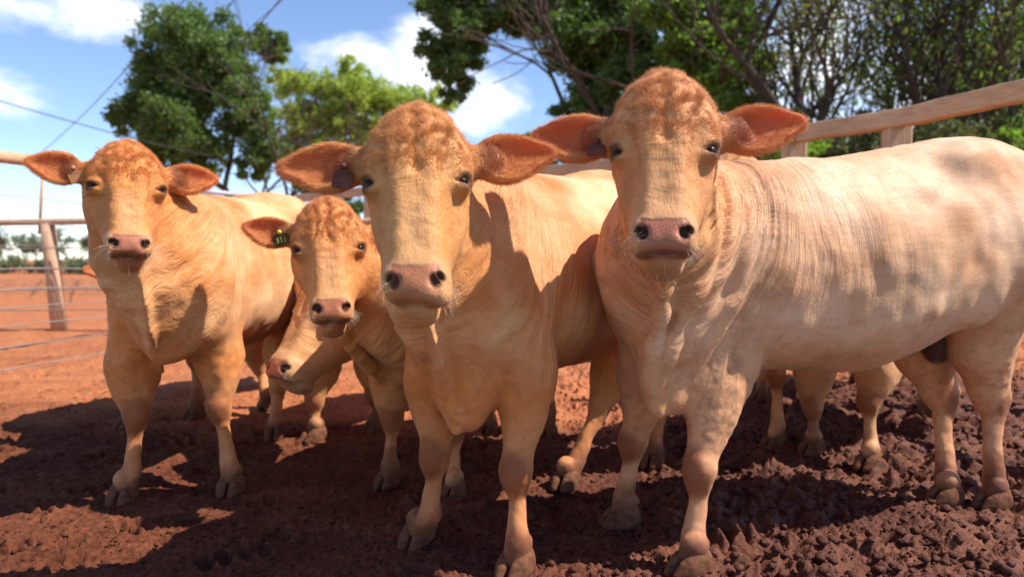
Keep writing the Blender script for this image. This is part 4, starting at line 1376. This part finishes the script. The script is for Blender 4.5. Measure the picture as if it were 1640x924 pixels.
def timber_fence():
    H = 1.85
    pts = [PH(px, py, H) for px, py in [(1720, 128), (1450, 188), (1280, 215), (975, 265), (780, 285), (590, 306), (478, 318)]]
    pts = [pts[0] + (pts[0] - pts[1]) * 1.6] + pts
    root = empty('timber_fence', (pts[2][0], pts[2][1], 0))
    tag(root, 'timber corral fence with thick squared top rail running behind the herd on the right', 'fence')
    o = np.array([pts[2][0], pts[2][1], 0])
    for i in range(len(pts) - 1):
        mb = MB(); gap = unit(pts[i + 1] - pts[i]) * .006
        squared(mb, pts[i] - o + gap, pts[i + 1] - o - gap, .10, .125, i); mb.build('rail', M_RAIL, root, False)
        p = pts[i]
        mb = MB(); squared(mb, [p[0] - o[0], p[1] - o[1] + .11, -.1], [p[0] - o[0], p[1] - o[1] + .11, H + .05], .17, .12, 20 + i)
        mb.build('post', M_POST, root, False)
    for hgt in (1.32, .95, .60):
        mb = MB(); w = [np.array([p[0], p[1], hgt]) - o for p in pts]
        w2 = []
        for a, b in zip(w[:-1], w[1:]):
            for k in range(6): w2.append(a + (b - a) * k / 6 - np.array([0, 0, .03]) * math.sin(math.pi * k / 6))
        mb.tube(w2, .012, 6); mb.build('wire', M_WIRE, root)
timber_fence()

def wire_fence():
    a = PH(0, 250, 1.65); b = PH(60, 259, 1.65); c_ = PH(300, 304, 1.65); d = PH(425, 316, 1.65)
    a0 = a + (a - b) * 9
    root = empty('wire_fence', (b[0], b[1], 0)); o = np.array([b[0], b[1], 0])
    tag(root, 'wire fence with one round wooden top rail, behind the furthest left bull', 'fence')
    pts = [a0, b, c_, d]
    for i in range(2):
        mb = MB(); mb.tube([pts[i] - o + (pts[i+1] - pts[i]) * k / 6 + np.array([0, 0, .012 * math.sin(k * 2.1)]) for k in range(7)], [.048] * 7, 12, wob=.08, seed=i)
        mb.build('top_rail', M_RAIL, root)
    mb = MB(); mb.tube([c_ - o + [0, .02, 0], d - o], .03, 10); mb.build('steel_rail', M_STEEL, root)
    for i, p in enumerate([a0, c_, d, a0 * .5 + b * .5]):
        mb = MB(); mb.tube([np.array([p[0], p[1] + .10, -.1]) - o, np.array([p[0], p[1] + .10, 1.7]) - o], [.07, .06], 12, wob=.1, seed=i); mb.build('post', M_POST, root)
    for k, hgt in enumerate((.03, .20, .36, .50, .64, .80, .98, 1.16, 1.36)):
        mb = MB()
        w = []
        for p, q in zip(pts[:-1], pts[1:]):
            for j in range(7): w.append(np.array([p[0] + (q[0]-p[0]) * j / 7, p[1] + (q[1]-p[1]) * j / 7 - .05, hgt - .02 * math.sin(math.pi * j / 7)]) - o)
        mb.tube(w, .005 if k < 6 else .003, 6); mb.build('wire', M_WIRE, root)
wire_fence()

def far_fence():
    base = G(94, 528); top = P(76, 362, base[1])
    root = empty('pole_fence', (base[0], base[1], 0)); o = np.array([base[0], base[1], 0])
    tag(root, 'farther fence with thin pole rail and leaning round post at the left edge', 'fence')
    mb = MB(); mb.tube([np.array([.02, 0, -.2]), (top - o) * .5 + [.01, 0, 0], top - o + [0, 0, .03]], [.095, .085, .08], 14, wob=.12, seed=3); mb.build('post', M_OLD, root)
    mb = MB(); mb.tube([np.array([-.10, .16, -.1]), top - o + [-.05, .12, 0]], [.085, .07], 12, wob=.12, seed=4); mb.build('post', M_OLD, root)
    mb = MB(); mb.tube([top - o + [-.10, .0, -.1], P(68, 283, base[1]) - o], [.022, .018], 8); mb.build('iron_rod', M_OLD, root)
    z = top[2] + .05
    for q in (-3.2, 3.4, 6.6):
        mb = MB(); mb.tube([np.array([q, .1, -.2]), np.array([q, .1, z - .02])], [.09, .08], 12, wob=.1, seed=int(q + 9)); mb.build('post', M_OLD, root)
    mb = MB(); mb.tube([np.array([x, -.02 + .01 * math.sin(x * 3), z + .015 * math.sin(x * 1.7)]) for x in np.linspace(-5, 8, 14)], [.042] * 14, 10, wob=.1, seed=5); mb.build('pole_rail', M_OLD, root)
    for hgt in (.25, .5, .75, 1.0):
        mb = MB(); mb.tube([np.array([x, -.1, hgt + .01 * math.sin(x * 2)]) for x in np.linspace(-5, 8, 14)], .008, 6); mb.build('wire', M_WIRE, root)
far_fence()
# ---------------------------------------------------------------- trees
def leafmat(name, c0, c1, tl=.35):
    m = MT(name); oc = m.objco()
    n = m.noise(.9, 4, .6, oc); n2 = m.noise(9, 3, .6, oc)
    c = m.mix(m.math('ADD', m.math('MULTIPLY', n, .5), m.math('MULTIPLY', n2, .5)), c0, c1)
    b = m.bsdf(c, .55, .35)
    tr = m.n('ShaderNodeBsdfTranslucent'); m.setin(tr.inputs[0], m.mix(1.0, c, (1.3, 1.6, .6), 'MULTIPLY'))
    ms = m.n('ShaderNodeMixShader'); ms.inputs[0].default_value = tl
    m.l(b, ms.inputs[1]); m.l(tr.outputs[0], ms.inputs[2]); return m.done(ms.outputs[0])
M_LEAF_D = leafmat('leaf_dark', (.055, .10, .022), (.20, .27, .085), .40)
M_LEAF_M = leafmat('leaf_green', (.10, .17, .028), (.30, .38, .085), .48)
M_LEAF_Y = leafmat('leaf_yellow', (.26, .31, .07), (.50, .52, .15), .5)
M_LEAF_B = leafmat('leaf_brown', (.10, .10, .04), (.22, .21, .085), .35)
M_BARK = wood('bark', (.055, .038, .028), (.14, .10, .075), (12, 12, 3))
M_TWIG = wood('twig', (.05, .036, .027), (.12, .085, .062), (12, 12, 3))

def leaves(centres, sizes, per, size, rg, flat=.8):
    """small pointed leaf faces scattered through clumps"""
    C = []
    for c_, s_, n in zip(centres, sizes, per):
        d = rg.normal(size=(n, 3)); d /= np.linalg.norm(d, axis=1, keepdims=True)
        r = rg.random(n) ** .5 * np.where(rg.random(n) < .3, rg.uniform(1, 1.9, n), 1)
        C.append(np.array(c_) + d * r[:, None] * s_ * np.array([1, 1, flat]))
    C = np.concatenate(C); n = len(C)
    a = rg.normal(size=(n, 3)); a /= np.linalg.norm(a, axis=1, keepdims=True)
    b = rg.normal(size=(n, 3)); b -= a * (a * b).sum(1)[:, None]; b /= np.linalg.norm(b, axis=1, keepdims=True)
    sz = (size * rg.uniform(.6, 1.35, n))[:, None]
    V = np.stack([C - a * sz, C - b * sz * .45, C + a * sz, C + b * sz * .45], 1).reshape(-1, 3)
    Q = np.arange(4 * n).reshape(-1, 4)
    return V, Q

def limbs(mb, p, d, L, r, depth, rg, ends, spread=.6, up=.15, wig=.12, minr=.008, kids=3):
    """recursive tapering limbs"""
    n = 6; pts = [p]; rad = [r]; q = np.array(p, float); dd = unit(d)
    for k in range(n):
        dd = unit(dd + rg.normal(0, wig, 3) + np.array([0, 0, up * .2]))
        q = q + dd * L / n; pts.append(q); rad.append(max(r * (1 - .45 * (k + 1) / n), minr))
        if depth > 0 and k >= 2 and rg.random() < .55:
            s_ = unit(np.cross(dd, rg.normal(size=3)))
            limbs(mb, q, unit(dd * (1 - spread) + s_ * spread + [0, 0, up]), L * rg.uniform(.45, .75), rad[-1] * .55, depth - 1, rg, ends, spread, up, wig, minr, kids)
    mb.tube(pts, rad, 8 if r > .06 else 5, cap=False)
    if depth > 0:
        for k in range(kids):
            s_ = unit(np.cross(dd, rg.normal(size=3)))
            limbs(mb, q, unit(dd * (1 - spread * .8) + s_ * spread * .8 + [0, 0, up]), L * rg.uniform(.55, .85), rad[-1] * .75, depth - 1, rg, ends, spread, up, wig, minr, kids)
    else: ends.append(q)

def tree_at(name, base, label, group, blobs, leaf, n, lsize, trunks, bark=None, rg=None, kids=3, depth=3, seed=0, minr=.01, endleaf=(0, .4), spread=.6, wig=.12):
    """blobs: foliage masses (dx, dy, z, r); trunks: (dx, dy, dir, length, radius)"""
    rg = np.random.default_rng(seed)
    root = empty(name, tuple(base)); tag(root, label, 'tree' if 'shrub' not in name else 'shrub', group)
    mb = MB(); ends = []
    for (dx, dy, dr, L, r) in trunks:
        limbs(mb, np.array([dx, dy, -.2]), np.array(dr, float), L, r, depth, rg, ends, minr=minr, kids=kids, spread=spread, wig=wig)
    # boughs reach into the foliage masses
    mb.build('trunk', bark or M_BARK, root)
    cs, ss, ps = [], [], []
    tot = sum(b[3] ** 2 for b in blobs) or 1
    for (dx, dy, z, r) in blobs:
        k = max(12, int(60 * (r / 1.5) ** 1.3))
        share = int(n * r * r / tot / k)
        for _ in range(k):
            d = unit(rg.normal(size=3)); q = np.array([dx, dy, z]) + d * r * rg.uniform(.2, 1.05) * np.array([1, 1, .85])
            cs.append(q); ss.append(r * rg.uniform(.16, .34)); ps.append(max(8, int(share * rg.uniform(.5, 1.5))))
    if endleaf[0]:
        for e in ends: cs.append(e); ss.append(endleaf[1] * rg.uniform(.6, 1.4)); ps.append(int(endleaf[0] * rg.uniform(.4, 1.6)))
    if cs:
        V, Q = leaves(cs, ss, ps, lsize, rg)
        mesh_obj('crown', V, Q, leaf, root, False)
    return root

def blob(px, py, rpx, d, base, dy=0.0):
    p = P(px, py, d + dy); return (p[0] - base[0], p[1] - base[1], p[2], rpx / FPX * d)

GT = 'trees standing beyond the corral'
# tall round dark tree on the left
d = 24.0; b = P(402, 415, d); b[2] = 0
tree_at('round_tree', b, 'tall dense dark green tree with rounded clumps, left of the centre of the sky', GT,
    [blob(300, 60, 70, d, b), blob(245, 95, 40, d, b), blob(355, 90, 60, d, b), blob(320, 130, 75, d, b, .6), blob(240, 180, 62, d, b), blob(200, 190, 35, d, b), blob(290, 205, 60, d, b, -.5),
     blob(380, 150, 50, d, b), blob(400, 205, 45, d, b), blob(430, 240, 40, d, b), blob(340, 245, 48, d, b), blob(260, 235, 50, d, b), blob(400, 265, 30, d, b), blob(310, 110, 70, d, b, 1.5), blob(275, 150, 60, d, b, 1.2)],
    M_LEAF_D, 100000, .075, [(0, 0, (-.12, 0, 1), 3.6, .22), (.1, .1, (.25, .1, 1), 3.2, .14)], seed=1)
d = 30.0; b = P(432, 415, d); b[2] = 0
tree_at('round_tree', b, 'small dark green crown showing past the right shoulder of the tall round tree', GT,
    [blob(432, 75, 34, d, b), blob(415, 60, 22, d, b), blob(448, 88, 20, d, b)], M_LEAF_D, 14000, .09, [(0, 0, (0, 0, 1), 3.6, .16)], seed=2, kids=2)
# feathery yellow-green tree
d = 32.0; b = P(590, 415, d); b[2] = 0
tree_at('feathery_tree', b, 'light feathery yellow green tree between the tall round tree and the centre bull', GT,
    [blob(470, 128, 42, d, b), blob(520, 150, 48, d, b), blob(575, 155, 52, d, b), blob(630, 165, 45, d, b), blob(560, 125, 35, d, b), blob(490, 190, 50, d, b), blob(540, 205, 45, d, b), blob(600, 215, 40, d, b), blob(660, 190, 40, d, b), blob(470, 240, 40, d, b), blob(520, 250, 40, d, b), blob(700, 170, 34, d, b)],
    M_LEAF_Y, 44000, .09, [(0, 0, (-.2, 0, 1), 2.0, .12), (.3, 0, (.4, 0, 1), 1.9, .10)], bark=M_TWIG, seed=3)
# tall open tree with dark double trunk
d = 19.0; b = P(872, 415, d); b[2] = 0
tree_at('forked_tree', b, 'tall open tree with two dark trunks and sky gaps, right of the centre bull\'s head', GT,
    [blob(720, 30, 50, d, b), blob(700, 90, 38, d, b), blob(735, 105, 40, d, b), blob(750, 60, 45, d, b), blob(795, 25, 50, d, b), blob(730, 150, 25, d, b), blob(845, 40, 40, d, b), blob(900, 20, 50, d, b), blob(760, -30, 60, d, b), blob(860, -30, 60, d, b)],
    M_LEAF_D, 60000, .065, [(0, 0, (-.10, 0, 1), 5.0, .20), (.35, .1, (.12, 0, 1), 5.2, .18)], seed=44, endleaf=(26, .40), spread=.34, depth=2)
# dense dark green trees in the middle right
for k, (px, dd, bl, lab, lf, nn) in enumerate([
    (980, 17.0, [(930, 60, 60), (990, 40, 70), (960, 130, 60), (1010, 120, 65), (930, 190, 45), (980, 210, 50), (1010, 190, 40), (940, 0, 60), (1000, -30, 70)], 'dense dark green tree whose crown fills the gap between the two nearest bulls\' heads', 0, 80000),
    (1110, 15.5, [(1080, 30, 60), (1130, 70, 62), (1170, 40, 58), (1150, 130, 55), (1090, 110, 55), (1190, 100, 45), (1180, 170, 45), (1120, -20, 70), (1200, 215, 40)], 'bright leaved green tree directly above the large pale bull\'s head', 1, 62000)]):
    b = P(px, 415, dd); b[2] = 0
    tree_at('leafy_tree', b, lab, GT, [blob(x, y, r, dd, b, (i % 3) * .5 - .5) for i, (x, y, r) in enumerate(bl)], [M_LEAF_D, M_LEAF_M][lf], nn, .06,
            [(0, 0, (.05, 0, 1), 4.2, .18)], seed=10 + k)
# bare and half bare trees on the right
spots = [(1235, 15.0, (.1, 0, 1), 'half bare tree over the timber rail, first right of the large pale bull\'s ear', 12, .14),
         (1385, 14.0, (-.15, 0, 1), 'bare branching tree with a dark trunk behind the squared fence post', 14, .17),
         (1440, 16.5, (.5, 0, 1), 'bare slanting tree leaning right, behind the timber fence', 8, .15),
         (1530, 14.0, (.35, 0, 1), 'twiggy grey tree leaning right above the large pale bull\'s rump', 9, .13),
         (1610, 16.0, (-.1, 0, 1), 'twiggy tree nearest the right edge of the picture, with pale leaves low down', 12, .14),
         (1310, 19.0, (.2, 0, 1), 'thin bare tree between the half bare tree and the dark trunk', 9, .12),
         (1700, 14.0, (-.3, 0, 1), 'bare tree just past the right edge, its branches reaching in', 8, .14),
         (1480, 18.0, (-.2, 0, 1), 'thin grey tree farther back between the slanting tree and the twiggy grey tree', 12, .12),
         (1570, 19.0, (.15, 0, 1), 'slender back tree seen between the two twiggy trees on the right', 12, .12)]
for k, (px, dd, dr, lab, el, r) in enumerate(spots):
    b = P(px, 415, dd); b[2] = 0
    tree_at('bare_tree', b, lab, GT, [], [M_LEAF_M, M_LEAF_B, M_LEAF_D][k % 3], 0, .06, [(0, 0, dr, 3.4, r * 1.25), (.2, .2, (-dr[0] + .3, 0, 1), 3.0, r * .8)], bark=M_TWIG if k % 2 else M_BARK,
            seed=30 + k, depth=3, kids=3, minr=.011, endleaf=(el * 1.3, .34), spread=.42, wig=.13)
# shrubs under them
sh = [(1270, 250, 60, 11.5, 1), (1340, 235, 60, 12.5, 2), (1420, 245, 60, 12.0, 2), (1490, 245, 55, 13.0, 2), (1560, 240, 70, 12.0, 2), (1630, 250, 70, 11.5, 1), (1230, 210, 50, 13.0, 0), (1520, 220, 50, 14.5, 2), (1400, 215, 50, 14.5, 2), (1700, 230, 80, 12.0, 0), (1310, 205, 45, 14.5, 2), (1610, 215, 50, 14.5, 2)]
names = ['squat', 'broad', 'ragged', 'dense', 'scrubby', 'leafy', 'tangled', 'tall', 'brownish', 'thick', 'low', 'straggling']
for k, (x, y, r, dd, lf) in enumerate(sh):
    b = P(x, 415, dd); b[2] = 0
    tree_at('wild_shrub', b, '%s wild shrub behind the timber rail, %s' % (names[k], ['right of the large pale bull\'s ear', 'left of the squared fence post', 'behind the squared fence post', 'above the bull\'s hip', 'above the large bull\'s rump', 'at the right edge', 'beside the bright green tree', 'behind the brownish thicket', 'farther back over the post', 'just outside the right edge', 'in the shade of the half bare tree', 'far back near the right edge'][k]),
            'undergrowth beyond the timber fence', [blob(x, y, r, dd, b), blob(x - 20, y + 40, r, dd, b, .5), blob(x + 30, y + 70, r, dd, b), blob(x, y + 120, r, dd, b)],
            [M_LEAF_D, M_LEAF_M, M_LEAF_B][lf], 8000, .05, [(0, 0, (rx, 0, 1), 1.6, .05) for rx in (-.5, 0, .5)], bark=M_TWIG, seed=60 + k, depth=2, minr=.008, kids=2)
# dark undergrowth along the fence behind the middle bulls
for k, (x, y, r, dd) in enumerate([(860, 245, 40, 13), (920, 250, 45, 12.5), (790, 262, 32, 14), (560, 285, 26, 18), (500, 296, 22, 19), (640, 285, 26, 17), (720, 275, 30, 16)]):
    b = P(x, 415, dd); b[2] = 0
    tree_at('wild_shrub', b, 'dark low shrub behind the timber rail, %s' % ['left of the large pale bull\'s tagged ear', 'under the dense dark tree', 'right of the centre bull\'s head', 'above the small steer', 'left of the small steer\'s poll', 'hidden by the centre bull\'s cheek', 'hidden by the centre bull\'s forehead'][k],
            'undergrowth beyond the timber fence', [blob(x, y, r, dd, b), blob(x, y + 50, r, dd, b), blob(x, y + 95, r, dd, b)], M_LEAF_D, 11000, .055, [(0, 0, (0, 0, 1), 1.2, .04)], seed=80 + k, depth=1, kids=2)
# ---------------------------------------------------------------- far distance on the left
M_HEDGE = leafmat('leaf_far', (.07, .11, .05), (.16, .20, .10), .2)
def far_left():
    rg = np.random.default_rng(3)
    # low wall and hedge
    hb = empty('hedge', (-22, 46, 0)); tag(hb, 'long low grey green hedge on the horizon at the left edge', 'hedge')
    cs, ss, ps = [], [], []
    for k in range(150):
        x = rg.uniform(-22, 12); cs.append((x, rg.uniform(-1, 1), rg.uniform(.0, .75))); ss.append(rg.uniform(.35, .7)); ps.append(90)
    Vv, Q = leaves(cs, ss, ps, .11, rg); mesh_obj('foliage', Vv, Q, M_HEDGE, hb, False)
    tag(hb, kind=None)
    # bare trees on the skyline
    for k, px in enumerate([14, 38, 55, 78, 108, 125, 150, 168, -12]):
        dd = 60 + 8 * (k % 3); b = P(px, 415, dd); b[2] = 0
        tree_at('skyline_tree', b, '%s small bare skyline tree, %s' % (['slim', 'forked', 'bushy', 'tall', 'low', 'green tinged', 'wispy', 'leaning', 'outlying'][k], ['nearest the left edge', 'second from the left edge', 'left of the leaning post', 'behind the leaning post', 'above the pale shed', 'right of the pale shed', 'left of the bull\'s cheek', 'touching the bull\'s cheek', 'just out of the frame'][k]), 'skyline trees at the left',
                [], M_HEDGE, 0, .12, [(0, 0, (rg.uniform(-.15, .15), 0, 1), 1.5, .09)], bark=M_TWIG, seed=200 + k, depth=3, kids=2, minr=.02, endleaf=(3 + 9 * (k % 3), .35), spread=.5)
    # pale shed
    c0 = P(116, 450, 40); sh = empty('shed', (c0[0], 40, 0)); tag(sh, 'small pale shed with a yellowish roof, far off past the leaning fence post', 'shed')
    mb = MB(); mb.box((-.62, -.5, -.1), (.62, .5, c0[2] + .02)); mb.build('wall', simple('shed_wall', (.42, .52, .50), .7), sh, False)
    mb = MB(); mb.box((-.70, -.58, c0[2] + .023), (.70, .58, c0[2] + .16)); mb.build('roof', simple('shed_roof', (.55, .36, .14), .7), sh, False)
    mb = MB(); mb.box((-.25, -.53, 0), (.05, -.503, c0[2] - .25)); mb.build('door', simple('shed_door', (.2, .22, .2), .7), sh, False)
far_left()

# dark cut bank and stacked stones behind the wire fence
def bank():
    x = np.linspace(-40, 30, 280); prof = [(16.5, .0), (17.2, .02), (17.6, .10), (18.4, .50), (20.5, .55), (24, .12), (26, .0)]
    V = []; 
    for xx in x:
        for (y, z) in prof: V.append((xx, y + .4 * math.sin(xx * .35), z * (1 if z < .3 else .62)))
    V = np.array(V); V[:, 2] += .06 * fbm(V * 2.2, 3) * (V[:, 2] > .05); V[:, 1] += .2 * fbm(V * 1.1 + 4, 2)
    m = len(prof); i = np.arange(len(x) * m).reshape(len(x), m)
    Q = np.stack([i[:-1, :-1], i[1:, :-1], i[1:, 1:], i[:-1, 1:]], -1).reshape(-1, 4)
    V[:, 2] -= .03
    o = mesh_obj('terrain', V, Q, simple('bank_soil', (.33, .13, .06), .9, .15, 6, .4, .8, .03)); tag(o, kind='structure')
bank()

# overhead cables
M_CABLE = simple('cable', (.05, .05, .055), .6, .3)
for k, (a, b, lab) in enumerate([((P(-300, 70, 14)), P(560, 285, 30), 'thin dark overhead cable crossing the left sky in front of the tall round tree'),
                       ((P(60, 250, 30)), P(420, -160, 16), 'overhead cable rising steeply across the blue sky left of the tall round tree'),
                       ((P(330, 90, 26)), P(480, -40, 14), 'short stretch of cable in the sky above the small dark crown'),
                       ((P(300, 60, 30)), P(440, -90, 16), 'cable beside the tall round tree\'s top, nearest its crown')]):
    pts = [a + (b - a) * t - np.array([0, 0, 1.2]) * math.sin(math.pi * t) * .35 for t in np.linspace(0, 1, 20)]
    mb = MB(); mb.tube(pts, .014, 6)
    tag(mb.build('overhead_cable', M_CABLE), lab, 'cable', 'overhead cables')
